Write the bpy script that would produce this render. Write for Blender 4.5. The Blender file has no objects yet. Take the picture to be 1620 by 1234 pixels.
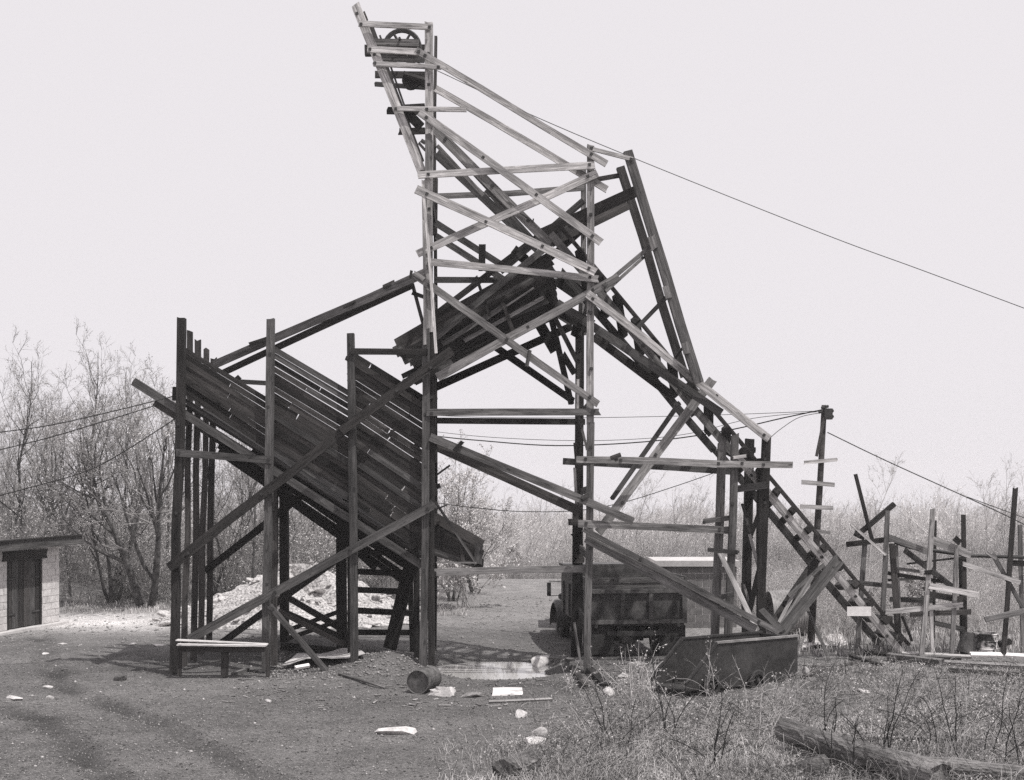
import bpy, math, random
import numpy as np
from mathutils import Vector, Matrix
# ---------------------------------------------------------------- camera, sky, sun, exposure
sc = bpy.context.scene
C = sc.collection
F, CX, HY, EYE = 1900.0, 810.0, 775.0, 4.0        # focal length in photo pixels, picture centre, eye-level row, eye height (m)
cam = bpy.data.cameras.new('camera'); co = bpy.data.objects.new('camera', cam); C.objects.link(co)
cam.sensor_width = 36.0; cam.lens = 36.0*F/1620.0; cam.shift_y = (HY-617.0)/1620.0
cam.clip_start = 0.1; cam.clip_end = 3000
co.location = (0, 0, EYE); co.rotation_euler = (math.radians(90), 0, 0)
sc.camera = co
SUN = Vector((0.42, -0.30, 1.0)).normalized()
elev = math.asin(SUN.z); azim = math.atan2(SUN.x, SUN.y)
w = bpy.data.worlds.new('World'); sc.world = w; w.use_nodes = True
nt = w.node_tree; nt.nodes.clear()
sky = nt.nodes.new('ShaderNodeTexSky'); sky.sky_type = 'NISHITA'; sky.sun_disc = False
sky.sun_elevation = elev; sky.sun_rotation = azim; sky.dust_density = 4.0; sky.air_density = 1.5
bw = nt.nodes.new('ShaderNodeRGBToBW'); nt.links.new(sky.outputs[0], bw.inputs[0])
mx = nt.nodes.new('ShaderNodeMix'); mx.data_type = 'RGBA'; mx.inputs[0].default_value = 0.93
nt.links.new(bw.outputs[0], mx.inputs[6]); mx.inputs[7].default_value = (8.75, 8.4, 8.7, 1)   # bright even haze over the sky
bg = nt.nodes.new('ShaderNodeBackground'); bg.inputs[1].default_value = 0.1
nt.links.new(mx.outputs[2], bg.inputs[0])
ow = nt.nodes.new('ShaderNodeOutputWorld'); nt.links.new(bg.outputs[0], ow.inputs[0])
sl = bpy.data.lights.new('sun', 'SUN'); so = bpy.data.objects.new('sun', sl); C.objects.link(so)
sl.energy = 4.2; sl.angle = math.radians(0.8); sl.color = (1.0, 0.985, 0.965)
so.location = (30, -20, 60); so.rotation_euler = SUN.to_track_quat('Z', 'Y').to_euler()
sc.view_settings.view_transform = 'Standard'; sc.view_settings.look = 'None'
sc.view_settings.exposure = 0.0; sc.view_settings.gamma = 1.0; sc.view_settings.use_curve_mapping = False
try:
    sc.cycles.use_denoising = False
    sc.cycles.max_bounces = 6; sc.cycles.diffuse_bounces = 3; sc.cycles.volume_bounces = 1; sc.cycles.transparent_max_bounces = 6
except Exception: pass
rnd = random.Random(7)
rng = np.random.default_rng(11)
# ---------------------------------------------------------------- helpers
def W(x, y, Y):
    return Vector(((x-CX)/F*Y, Y, EYE-(y-HY)/F*Y))
def tag(o, label=None, cat=None, group=None, kind=None):
    if label: o['label'] = label
    if cat: o['category'] = cat
    if group: o['group'] = group
    if kind: o['kind'] = kind
    return o
def empty(name, loc=(0, 0, 0), parent=None):
    o = bpy.data.objects.new(name, None); C.objects.link(o); o.location = loc; o.empty_display_size = 0.2
    if parent: o.parent = parent
    return o
def link(name, me, parent=None, mats=None, mw=None):
    o = bpy.data.objects.new(name, me); C.objects.link(o)
    if mats and not me.materials:
        for m in (mats if isinstance(mats, (list, tuple)) else [mats]): me.materials.append(m)
    if parent:
        o.parent = parent
        pw = mat_world(parent)
        o.matrix_basis = pw.inverted() @ (mw or Matrix())
    elif mw: o.matrix_basis = mw
    return o
def mat_world(o):
    m = o.matrix_basis.copy()
    return m if o.parent is None else mat_world(o.parent) @ m
def pymesh(name, v, f, mi=None, smooth=False):
    me = bpy.data.meshes.new(name); me.from_pydata([tuple(p) for p in v], [], f)
    if mi is not None: me.polygons.foreach_set('material_index', mi)
    if smooth: me.polygons.foreach_set('use_smooth', [True]*len(me.polygons))
    me.update(); return me
def trimesh(name, V, T, mi=None, smooth=False):
    V = np.asarray(V, np.float32); T = np.asarray(T, np.int32)
    me = bpy.data.meshes.new(name)
    me.vertices.add(len(V)); me.vertices.foreach_set('co', V.ravel())
    me.loops.add(T.size); me.loops.foreach_set('vertex_index', T.ravel())
    me.polygons.add(len(T)); me.polygons.foreach_set('loop_start', np.arange(0, T.size, 3, dtype=np.int32))
    if mi is not None: me.polygons.foreach_set('material_index', np.asarray(mi, np.int32))
    if smooth: me.polygons.foreach_set('use_smooth', np.ones(len(T), bool))
    me.update(calc_edges=True); return me
class MB:
    """collects shapes into one mesh"""
    def __init__(s): s.v = []; s.f = []; s.m = []
    def add(s, v, f, m=0):
        b = len(s.v); s.v += [tuple(p) for p in v]; s.f += [tuple(b+i for i in q) for q in f]; s.m += [m]*len(f); return s
    def box(s, lo, hi, m=0, mat=None):
        x0, y0, z0 = lo; x1, y1, z1 = hi
        v = [Vector(p) for p in ((x0,y0,z0),(x1,y0,z0),(x1,y1,z0),(x0,y1,z0),(x0,y0,z1),(x1,y0,z1),(x1,y1,z1),(x0,y1,z1))]
        if mat: v = [mat @ p for p in v]
        return s.add(v, [(3,2,1,0),(4,5,6,7),(0,1,5,4),(1,2,6,5),(2,3,7,6),(3,0,4,7)], m)
    def prism(s, poly, d, m=0):
        """poly: list of 3D points (a planar outline), d: thickness vector"""
        n = len(poly); d = Vector(d); v = [Vector(p) for p in poly]+[Vector(p)+d for p in poly]
        f = [tuple(range(n))[::-1], tuple(range(n, 2*n))]+[(i, (i+1) % n, n+(i+1) % n, n+i) for i in range(n)]
        return s.add(v, f, m)
    def tube(s, pts, r, sides=8, m=0, cap=True):
        pts = [Vector(p) for p in pts]; rs = r if isinstance(r, (list, tuple)) else [r]*len(pts)
        v = []; up = None
        for i, p in enumerate(pts):
            t = (pts[min(i+1, len(pts)-1)]-pts[max(i-1, 0)]).normalized()
            if up is None: up = t.orthogonal().normalized()
            up = (up-t*up.dot(t)).normalized(); b = t.cross(up)
            v += [p+(up*math.cos(a)+b*math.sin(a))*rs[i] for a in [2*math.pi*k/sides for k in range(sides)]]
        f = [(i*sides+k, i*sides+(k+1) % sides, (i+1)*sides+(k+1) % sides, (i+1)*sides+k) for i in range(len(pts)-1) for k in range(sides)]
        if cap: f += [tuple(range(sides))[::-1], tuple((len(pts)-1)*sides+k for k in range(sides))]
        return s.add(v, f, m)
    def lathe(s, prof, centre, axis, sides=20, m=0):
        """prof: list of (along, radius)"""
        ax = Vector(axis).normalized(); u = ax.orthogonal().normalized(); b = ax.cross(u); c = Vector(centre)
        v = [c+ax*h+(u*math.cos(a)+b*math.sin(a))*max(r, 1e-4) for h, r in prof for a in [2*math.pi*k/sides for k in range(sides)]]
        f = [(i*sides+k, i*sides+(k+1) % sides, (i+1)*sides+(k+1) % sides, (i+1)*sides+k) for i in range(len(prof)-1) for k in range(sides)]
        return s.add(v, f, m)
    def build(s, name, mats, parent=None, mw=None, smooth=False):
        me = pymesh(name, s.v, s.f, s.m, smooth)
        return link(name, me, parent, mats, mw)
# ---------------------------------------------------------------- materials
def nd(t, typ, **k):
    n = t.nodes.new(typ)
    for a, b in k.items(): setattr(n, a, b)
    return n
def newmat(name):
    m = bpy.data.materials.new(name); m.use_nodes = True
    t = m.node_tree; p = t.nodes['Principled BSDF']; p.inputs['Specular IOR Level'].default_value = 0.25
    return m, t, p
def mth(t, op, a, b=None, clamp=False):
    n = t.nodes.new('ShaderNodeMath'); n.operation = op; n.use_clamp = clamp
    for i, v in enumerate((a, b)):
        if v is None: continue
        if isinstance(v, (int, float)): n.inputs[i].default_value = v
        else: t.links.new(v, n.inputs[i])
    return n.outputs[0]
def noise(t, vec, scale, detail=4, rough=0.55, dist=0.0):
    n = t.nodes.new('ShaderNodeTexNoise'); n.inputs['Scale'].default_value = scale; n.inputs['Detail'].default_value = detail
    n.inputs['Roughness'].default_value = rough; n.inputs['Distortion'].default_value = dist
    if vec is not None: t.links.new(vec, n.inputs['Vector'])
    return n.outputs[0]
def mapr(t, v, a, b, c, d, clamp=True):
    n = t.nodes.new('ShaderNodeMapRange'); n.clamp = clamp
    for i, x in enumerate((a, b, c, d)): n.inputs[i+1].default_value = x
    t.links.new(v, n.inputs[0]); return n.outputs[0]
def tint(t, val, col):
    n = t.nodes.new('ShaderNodeVectorMath'); n.operation = 'SCALE'; n.inputs[0].default_value = col
    t.links.new(val, n.inputs['Scale']); return n.outputs[0]
def coords(t, scale=(1, 1, 1), rand=True, kind='Object'):
    tc = nd(t, 'ShaderNodeTexCoord'); mp = nd(t, 'ShaderNodeMapping'); mp.inputs['Scale'].default_value = scale
    t.links.new(tc.outputs[kind], mp.inputs['Vector'])
    if rand:
        oi = nd(t, 'ShaderNodeObjectInfo'); cb = nd(t, 'ShaderNodeCombineXYZ')
        for i, k in enumerate((91.7, 53.3, 71.9)): t.links.new(mth(t, 'MULTIPLY', oi.outputs['Random'], k), cb.inputs[i])
        t.links.new(cb.outputs[0], mp.inputs['Location'])
    return mp.outputs[0]
def bump(t, p, h, strength=0.5, dist=0.01):
    b = nd(t, 'ShaderNodeBump'); b.inputs['Strength'].default_value = strength; b.inputs['Distance'].default_value = dist
    t.links.new(h, b.inputs['Height']); t.links.new(b.outputs[0], p.inputs['Normal'])
TONE = (1.03, 0.99, 0.975)
def wood(name, val, blot=0.5, spread=0.35, tone=TONE, rough=0.85):
    m, t, p = newmat(name)
    g = noise(t, coords(t, (0.7, 13, 13)), 2.2, 7, 0.62, 0.5)
    f = noise(t, coords(t, (2.5, 75, 75)), 2.0, 3, 0.6)
    b = noise(t, coords(t, (0.45, 2.2, 2.2)), 1.6, 4, 0.6)
    k = noise(t, coords(t, (1.6, 5, 5)), 2.2, 2, 0.5)
    v = mth(t, 'MULTIPLY', mapr(t, g, 0.28, 0.72, 0.45, 1.4), mapr(t, f, 0.3, 0.7, 0.72, 1.25))
    v = mth(t, 'MULTIPLY', v, mapr(t, b, 0.3, 0.7, 1-blot, 1+blot*0.8))
    v = mth(t, 'MULTIPLY', v, mapr(t, k, 0.66, 0.73, 1.0, 0.4))
    c = noise(t, coords(t, (0.35, 22, 22)), 1.5, 2, 0.4, 0.15)
    v = mth(t, 'MULTIPLY', v, mapr(t, mth(t, 'ABSOLUTE', mth(t, 'SUBTRACT', c, 0.5)), 0.0, 0.022, 0.3, 1.0))    # drying cracks along the grain
    e = noise(t, coords(t, (1.1, 9, 9)), 3.0, 5, 0.7)
    v = mth(t, 'MULTIPLY', v, mapr(t, e, 0.55, 0.75, 1.0, 1.7))                                                   # rubbed, bleached streaks
    oi = nd(t, 'ShaderNodeObjectInfo')
    v = mth(t, 'MULTIPLY', v, mapr(t, oi.outputs['Random'], 0, 1, 1-spread, 1+spread))
    v = mth(t, 'MINIMUM', mth(t, 'MULTIPLY', v, val), 0.8)
    t.links.new(tint(t, v, tone), p.inputs['Base Color']); p.inputs['Roughness'].default_value = rough
    bump(t, p, mth(t, 'ADD', g, mth(t, 'MULTIPLY', f, 0.5)), 0.5, 0.008)
    return m
def plain(name, val, nscale=6.0, var=0.35, rough=0.8, bumpd=0.004, tone=TONE, metal=0.0, detail=6):
    m, t, p = newmat(name)
    n = noise(t, coords(t), nscale, detail, 0.65)
    n2 = noise(t, coords(t), nscale*0.22, 3, 0.6)
    v = mth(t, 'MULTIPLY', mapr(t, n, 0.3, 0.7, 1-var, 1+var), mapr(t, n2, 0.3, 0.7, 1-var*0.8, 1+var*0.8))
    v = mth(t, 'MINIMUM', mth(t, 'MULTIPLY', v, val), 0.85)
    t.links.new(tint(t, v, tone), p.inputs['Base Color']); p.inputs['Roughness'].default_value = rough
    p.inputs['Metallic'].default_value = metal
    if bumpd: bump(t, p, n, 0.6, bumpd)
    return m
def stained(name, dark, light, scale, lo, hi, rough=0.7, bumpd=0.004):
    """two paints / rust and bare metal in patches"""
    m, t, p = newmat(name)
    n = noise(t, coords(t), scale, 7, 0.65, 0.3); f = noise(t, coords(t), scale*6, 4, 0.6)
    v = mth(t, 'MULTIPLY', mapr(t, n, lo, hi, dark, light), mapr(t, f, 0.3, 0.7, 0.75, 1.2))
    t.links.new(tint(t, v, TONE), p.inputs['Base Color']); p.inputs['Roughness'].default_value = rough
    bump(t, p, n, 0.5, bumpd); return m
M = {
 'light': wood('wood_bleached', 0.40, 0.5, 0.32), 'pale': wood('wood_pale', 0.62, 0.22, 0.12), 'white': plain('white_paint', 0.78, 8, 0.1),
 'mid': wood('wood_weathered', 0.185, 0.55, 0.3), 'grey': wood('wood_grey', 0.085, 0.5, 0.3),
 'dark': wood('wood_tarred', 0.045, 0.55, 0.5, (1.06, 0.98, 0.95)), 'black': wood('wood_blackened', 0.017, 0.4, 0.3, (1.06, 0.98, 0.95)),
 'iron': stained('rusty_iron', 0.025, 0.07, 9, 0.35, 0.7, 0.6), 'cable': plain('cable', 0.03, 8, 0.2, 0.5, 0),
 'bark': stained('bark', 0.02, 0.13, 5, 0.35, 0.65, 0.95, 0.02), 'twig': plain('twigs', 0.25, 2, 0.4, 0.9, 0), 'twig_mid': plain('twigs_mid', 0.3, 0.6, 0.5, 0.9, 0), 'twig_hazed': plain('twigs_hazed', 0.5, 0.5, 0.45, 0.9, 0), 'twig_pale': plain('twigs_pale', 0.42, 2, 0.4, 0.9, 0),  # far-wood twigs carry extra haze as a paler colour
 'leaf': plain('young_leaves', 0.46, 1.2, 0.35, 0.8, 0), 'leaf_hazed': plain('hazed_leaves', 0.68, 1.2, 0.2, 0.8, 0), 'bark_log': wood('log_bark', 0.2, 0.75, 0.1), 'rubble': stained('rubble', 0.26, 0.66, 5, 0.3, 0.7, 0.95, 0.02), 'rubble_fines': stained('rubble_fines', 0.16, 0.62, 16, 0.38, 0.62, 0.95, 0.05), 'straw_dark': plain('old_straw', 0.13, 3, 0.4, 0.9, 0), 'leaf_pale': plain('blossom_leaves', 0.6, 1.2, 0.25, 0.8, 0),  # far-wood leaves paled in colour to strengthen the haze
 'straw': plain('dry_straw', 0.36, 2.2, 0.55, 0.9, 0), 'cane': plain('dark_cane', 0.028, 5, 0.3, 0.8, 0),
 'rock': stained('light_rock', 0.2, 0.55, 6, 0.3, 0.7, 0.9, 0.02), 'rock_white': stained('white_rock', 0.34, 0.66, 6, 0.3, 0.7, 0.9, 0.01),
 'stone': stained('grey_stone', 0.1, 0.34, 7, 0.3, 0.7, 0.9, 0.01),
 'coal': stained('coal_gravel', 0.035, 0.15, 30, 0.35, 0.68, 0.9, 0.03), 'gravel': stained('pale_gravel', 0.12, 0.4, 28, 0.35, 0.68, 0.9, 0.03),
 'block': plain('concrete_block', 0.5, 14, 0.22, 0.92, 0.006), 'block_grey': plain('cinder_block', 0.17, 14, 0.25, 0.92, 0.006),
 'mortar': plain('mortar', 0.55, 18, 0.2, 0.95, 0.003), 'concrete': plain('concrete', 0.48, 8, 0.15, 0.9, 0.004),
 'steel_dark': stained('dark_steel', 0.022, 0.06, 3.5, 0.35, 0.7, 0.55), 'cartpaint': stained('cart_paint', 0.02, 0.06, 2.5, 0.3, 0.7, 0.6),
 'truck': stained('truck_paint', 0.035, 0.13, 2.2, 0.4, 0.75, 0.5), 'rubber': plain('tyre_rubber', 0.03, 10, 0.3, 0.8), 'mud': stained('muddy_wheel', 0.06, 0.45, 6, 0.4, 0.62, 0.9),
 'drum': stained('rusty_drum', 0.045, 0.14, 6, 0.35, 0.65, 0.75), 'drum_burnt': stained('burnt_drum', 0.03, 0.6, 3.2, 0.46, 0.56, 0.75),
 'galv': stained('galvanised', 0.16, 0.3, 3, 0.35, 0.65, 0.45), 'felt': stained('roof_felt', 0.03, 0.08, 4, 0.35, 0.65, 0.9), 'glass': plain('lens', 0.5, 3, 0.1, 0.15, 0),
}
for n_ in M['bark_log'].node_tree.nodes:
    if n_.type == 'BUMP': n_.inputs['Distance'].default_value = 0.06; n_.inputs['Strength'].default_value = 1.0
# ---------------------------------------------------------------- terrain
def sstep(a, b, x): 
    t = np.clip((x-a)/(b-a), 0, 1); return t*t*(3-2*t)
_ph = rng.uniform(0, 6.28, (14, 2)); _k = rng.normal(0, 1, (14, 2))
def wob(x, y, wl):
    s = 0
    for i in range(7):
        kk = 6.283/wl*(0.6+0.25*i); a = _ph[i, 0]
        s = s+np.sin(kk*(x*math.cos(a*3)+y*math.sin(a*3))+_ph[i, 1])/(1+0.5*i)
    return s/3.0
RUTS = [  # tyre tracks in the yard: polylines on the ground (photo pixels), width m, depth m
 ([(60,1000),(75,1050),(95,1085),(150,1108),(240,1142),(330,1190),(430,1234),(520,1275)], 0.42, 0.05),
 ([(-30,1110),(60,1140),(120,1185),(165,1225),(210,1270)], 0.45, 0.06),
 ([(120,1062),(180,1040),(225,1036),(262,1048)], 0.40, 0.045),
 ([(110,1066),(200,1060),(270,1066)], 0.35, 0.04),
 ([(20,1110),(60,1125),(110,1150)], 0.5, 0.04),
 ([(640,960),(700,1000),(690,1050),(600,1110),(480,1180)], 0.4, 0.02)]
SMEARS = [[(70,1146),(122,1182)], [(122,1192),(180,1240)], [(322,1180),(430,1240)], [(150,1104),(245,1146)], [(84,1058),(104,1096)], [(10,1118),(48,1136)]]
def gpt(px, py):
    Y = F*EYE/(py-HY); return ((px-CX)/F*Y, Y)
_ruts = []
for pl, wd, dp in RUTS:
    q = np.array([gpt(*p) for p in pl]); _ruts.append((q, wd, dp))
def rutdist(x, y, q):
    d = np.full(np.shape(x), 1e9)
    for i in range(len(q)-1):
        a = q[i]; b = q[i+1]; ab = b-a; L = ab@ab
        t = np.clip(((x-a[0])*ab[0]+(y-a[1])*ab[1])/L, 0, 1)
        d = np.minimum(d, np.hypot(x-a[0]-t*ab[0], y-a[1]-t*ab[1]))
    return d
def hgt(x, y):
    x = np.asarray(x, float); y = np.asarray(y, float)
    z = 0.03*wob(x, y, 6.0)*sstep(4, 12, y)+0.012*wob(x+9, y, 1.7)+0.007*wob(x, y+4, .62)*(y < 34)
    far = sstep(46, 130, y); z = z-6.5*far-4.5*sstep(120, 230, y)-1.0*sstep(250, 420, y)+far*0.8*wob(x, y, 60)
    z = z+0.9*sstep(-9, -22, x)*sstep(36, 50, y)*(1-sstep(60, 120, y))                 # bank under the wood
    z = z+0.45*np.exp(-((x+5.4)/2.6)**2-((y-29.4)/1.6)**2)                                # spill under the bin
    z = z+(0.42+.05*wob(x, y, .9))*np.exp(-((x+2.75)/1.05)**2-((y-26.4)/1.0)**2)
    z = z-0.34*np.exp(-((x-2.6)/2.6)**2-((y-32.0)/2.6)**2)                                # wheel hollow at the lorry
    z = z-0.30*np.exp(-(((x+0.5)/1.55)**2+((y-27.3)/1.5)**2)**2)                             # puddle
    z = z+0.18*sstep(2.0, 6.5, x)*sstep(14, 20, y)*(1-sstep(25, 28, y))                   # bank of weeds
    for q, wd, dp in _ruts:
        d = rutdist(x, y, q); z = z-dp*.8*np.exp(-(d/(wd*0.42))**4)+dp*0.5*np.exp(-((d-wd*0.7)/(wd*0.22))**2)
    return z
def hz(x, y): return float(hgt(x, y))
def G(px, py, dz=0.0):
    """a point on the ground seen at a photo pixel (a few fixed-point steps on the terrain)"""
    Y = F*EYE/(py-HY)
    for _ in range(12): Y = 0.5*Y+0.5*F*(EYE-hz((px-CX)/F*Y, Y))/(py-HY)
    X = (px-CX)/F*Y
    return Vector((X, Y, hz(X, Y)+dz))
def axis_pts(segs):
    out = []
    for a, b, n in segs: out += list(np.linspace(a, b, n, endpoint=False))
    return out
xs = np.array(sorted(axis_pts([(-620,-120,12),(-120,-30,30),(-30,-15,34),(-15,15,300),(15,30,34),(30,120,30),(120,620,12)])+[620.0]))
ys = np.array(axis_pts([(-40,12,12),(12,33,230),(33,50,90),(50,90,50),(90,250,50),(250,620,20)])+[620.0])
GX, GY = np.meshgrid(xs, ys); GZ = hgt(GX, GY)
nx, ny = len(xs), len(ys)
V = np.stack([GX.ravel(), GY.ravel(), GZ.ravel()], 1)
i0 = (np.arange(ny-1)[:, None]*nx+np.arange(nx-1)[None]).ravel()
T = np.concatenate([np.stack([i0, i0+1, i0+nx+1], 1), np.stack([i0, i0+nx+1, i0+nx], 1)])
gme = trimesh('ground', V, T, smooth=True)
def blob(x, y, cx, cy, rx, ry): return np.exp(-((x-cx)/rx)**2-((y-cy)/ry)**2)
def albedo(x, y):
    a = np.full(np.shape(x), 0.125)+0.028*wob(x, y*1.4, 6)+0.014*wob(x+3, y*2.2, 2.1)
    grass = sstep(-0.5, 3.2, x+0.9*wob(x, y, 4)+(22.5-y)*0.33)*sstep(30, 25, y)
    a = a+(0.135-a)*grass*(0.65+0.35*wob(x*2, y, 2.5))
    a = a+(0.62-a)*blob(x, y, -12.2, 36.5, 4.2, 2.3)                                     # pale sandy track at the shed
    a = a+(0.3-a)*blob(x, y, -7.5, 38.5, 4, 3)
    a = a+(0.2-a)*sstep(33, 38, y)*sstep(-6, -3, x)*(1-sstep(50, 58, y))                # road going off
    a = a+(0.2-a)*sstep(42, 56, y); a = a+(0.22-a)*sstep(1, 6, x)*sstep(29, 33, y); a = a+(0.10-a)*sstep(90, 130, y)
    a = a+(0.13-a)*blob(x, y, 1.5, 20.0, 2.0, 1.6)
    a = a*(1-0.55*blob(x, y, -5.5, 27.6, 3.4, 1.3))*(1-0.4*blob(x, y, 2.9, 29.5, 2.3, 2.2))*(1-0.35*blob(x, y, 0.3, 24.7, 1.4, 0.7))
    for q, wd, dp in _ruts[:5]:
        a = a*(1-np.clip(0.2+0.3*wob(x*1.3, y*1.7, 3.3), .03, .45)*np.exp(-(rutdist(x+.12*wob(x, y, 1.1), y+.1*wob(y, x, .8), q)/(wd*0.6))**2))
    for pl in SMEARS:
        q = np.array([gpt(*k) for k in pl]); a = a*(1-0.3*np.exp(-(rutdist(x+.06*wob(x, y, .9), y+.06*wob(y, x, .7), q)/.26)**2.4))
    return np.clip(a, 0.02, 0.8)
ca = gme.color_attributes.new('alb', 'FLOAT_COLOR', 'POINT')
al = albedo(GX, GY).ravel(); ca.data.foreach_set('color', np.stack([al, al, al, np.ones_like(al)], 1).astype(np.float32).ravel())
m, t, p = newmat('ground_dirt')
at = nd(t, 'ShaderNodeAttribute', attribute_name='alb')
n1 = noise(t, coords(t, rand=False), 22, 5, 0.75); n2 = noise(t, coords(t, rand=False), 5, 5, 0.65); n3 = noise(t, coords(t, rand=False), 0.9, 4, 0.6); n4 = noise(t, coords(t, rand=False), 60, 3, 0.7)
v = mth(t, 'MULTIPLY', mapr(t, n1, 0.3, 0.72, 0.3, 1.8, False), mapr(t, n2, 0.3, 0.7, 0.75, 1.25))
v = mth(t, 'MULTIPLY', v, mapr(t, n3, 0.3, 0.7, 0.8, 1.2)); v = mth(t, 'MULTIPLY', v, mapr(t, n4, 0.3, 0.7, 0.35, 1.75, False))
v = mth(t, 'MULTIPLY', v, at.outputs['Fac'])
t.links.new(tint(t, v, TONE), p.inputs['Base Color']); p.inputs['Roughness'].default_value = 0.95
bump(t, p, mth(t, 'ADD', n1, mth(t, 'MULTIPLY', n4, 0.5)), 0.9, 0.04)
link('ground', gme, None, m)['kind'] = 'structure'
# puddle
mw_, t, p = newmat('puddle_water'); p.inputs['Base Color'].default_value = (0.36, 0.35, 0.34, 1); p.inputs['Roughness'].default_value = 0.03; p.inputs['Specular IOR Level'].default_value = 1.0; p.inputs['IOR'].default_value = 1.5
bump(t, p, noise(t, coords(t, (1, 3, 1), False), 5, 2), 0.02, 0.005)
px_ = []
for k in range(40):
    a = 2*math.pi*k/40; r = 1+0.12*math.sin(3*a+1)+0.08*math.sin(5*a)
    px_.append((-0.5+2.0*r*math.cos(a), 27.3+1.9*r*math.sin(a), -0.11))
link('puddle', pymesh('puddle', px_, [tuple(range(40))]), None, mw_)['kind'] = 'structure'
# ---------------------------------------------------------------- boards
def lerp(a, b, u): return a+(b-a)*u
def board_mesh(L, wd, th, bolts=(), warp=1.0):
    n = max(1, min(5, int(L/1.3))); v = []; f = []
    ph = rnd.uniform(0, 6.28); am = warp*rnd.uniform(0.2, 1.0)*0.006*L; am2 = warp*rnd.uniform(-1, 1)*0.005*L; jag = wd*(.45 if rnd.random() < .45 else .12)*min(1, warp); cup = rnd.uniform(-.08, .08)*th
    for i in range(n+1):
        u = i/n; x = (u-0.5)*L; dy = am*math.sin(3.14*u*rnd.choice((1, 1, 2))+ph*0.2)+rnd.uniform(-.03, .03)*wd; dz = am2*math.sin(3.14*u)
        h = wd*0.5*(1+rnd.uniform(-.055, .055)); mid = rnd.uniform(-.35, .35)*h
        k = [rnd.uniform(-jag, jag)*.5 if i in (0, n) else 0 for _ in range(3)]
        for q, yy in enumerate((-h, mid, h)):
            c = cup if q == 1 else 0
            v += [(x+k[q], dy+yy, dz-th/2+c), (x+k[q], dy+yy, dz+th/2+c)]
    # ring of six: 0 2 4 (back), 5 3 1 (front)
    R6 = (0, 2, 4, 5, 3, 1)
    for i in range(n):
        for q in range(6):
            a = i*6+R6[q]; b = i*6+R6[(q+1) % 6]; f.append((a, a+6, b+6, b))
    f += [(0, 2, 3, 1), (2, 4, 5, 3), (6*n+1, 6*n+3, 6*n+2, 6*n), (6*n+3, 6*n+5, 6*n+4, 6*n+2)]; mi = [0]*len(f)
    for u in bolts:
        x = (u-0.5)*L; r = 0.03; z = th/2+0.02; b = len(v); yy = rnd.uniform(-.12, .12)*wd
        v += [(x-r, yy-r, 0), (x+r, yy-r, 0), (x+r, yy+r, 0), (x-r, yy+r, 0), (x-r, yy-r, z), (x+r, yy-r, z), (x+r, yy+r, z), (x-r, yy+r, z)]
        f += [(b+4, b+5, b+6, b+7), (b, b+1, b+5, b+4), (b+1, b+2, b+6, b+5), (b+2, b+3, b+7, b+6), (b+3, b, b+4, b+7)]; mi += [1]*5
    return pymesh('board', v, f, mi)
def board3(parent, name, a, b, wd, th, mat, bolts=(), face=(0, -1, 0), warp=1.0):
    a = Vector(a); b = Vector(b); ax = (b-a); L = ax.length; ax.normalize(); fn = Vector(face)
    wdir = fn.cross(ax)
    if wdir.length < 1e-4: wdir = ax.orthogonal()
    wdir.normalize(); nn = ax.cross(wdir).normalized()
    mw = Matrix((ax, wdir, nn)).transposed().to_4x4(); mw.translation = (a+b)/2
    return link(name, board_mesh(L, wd, th, bolts, warp), parent, [M[mat], M['iron']], mw)
def B(parent, name, x0, y0, x1, y1, wpx, Y, mat='mid', th=0.05, bolts=(), warp=1.0):
    Y0, Y1 = (Y, Y) if not isinstance(Y, tuple) else Y
    return board3(parent, name, W(x0, y0, Y0), W(x1, y1, Y1), wpx*0.5*(Y0+Y1)/F, th, mat, bolts, warp=warp)
E2_ = (0.03, 0.97)
# ---------------------------------------------------------------- the tipple
YF, YR = 26.2, 29.4
tip = empty('coal_tipple', (0, 27.5, 0))
tag(tip, 'tall ramshackle wooden coal tipple of nailed boards with sheave wheel, bin and inclined track', 'coal tipple')
tw = empty('hoist_tower', (0, 0, 0), tip)
f0 = YF-0.11; f1 = YF-0.165; f2 = YF-0.22
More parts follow.
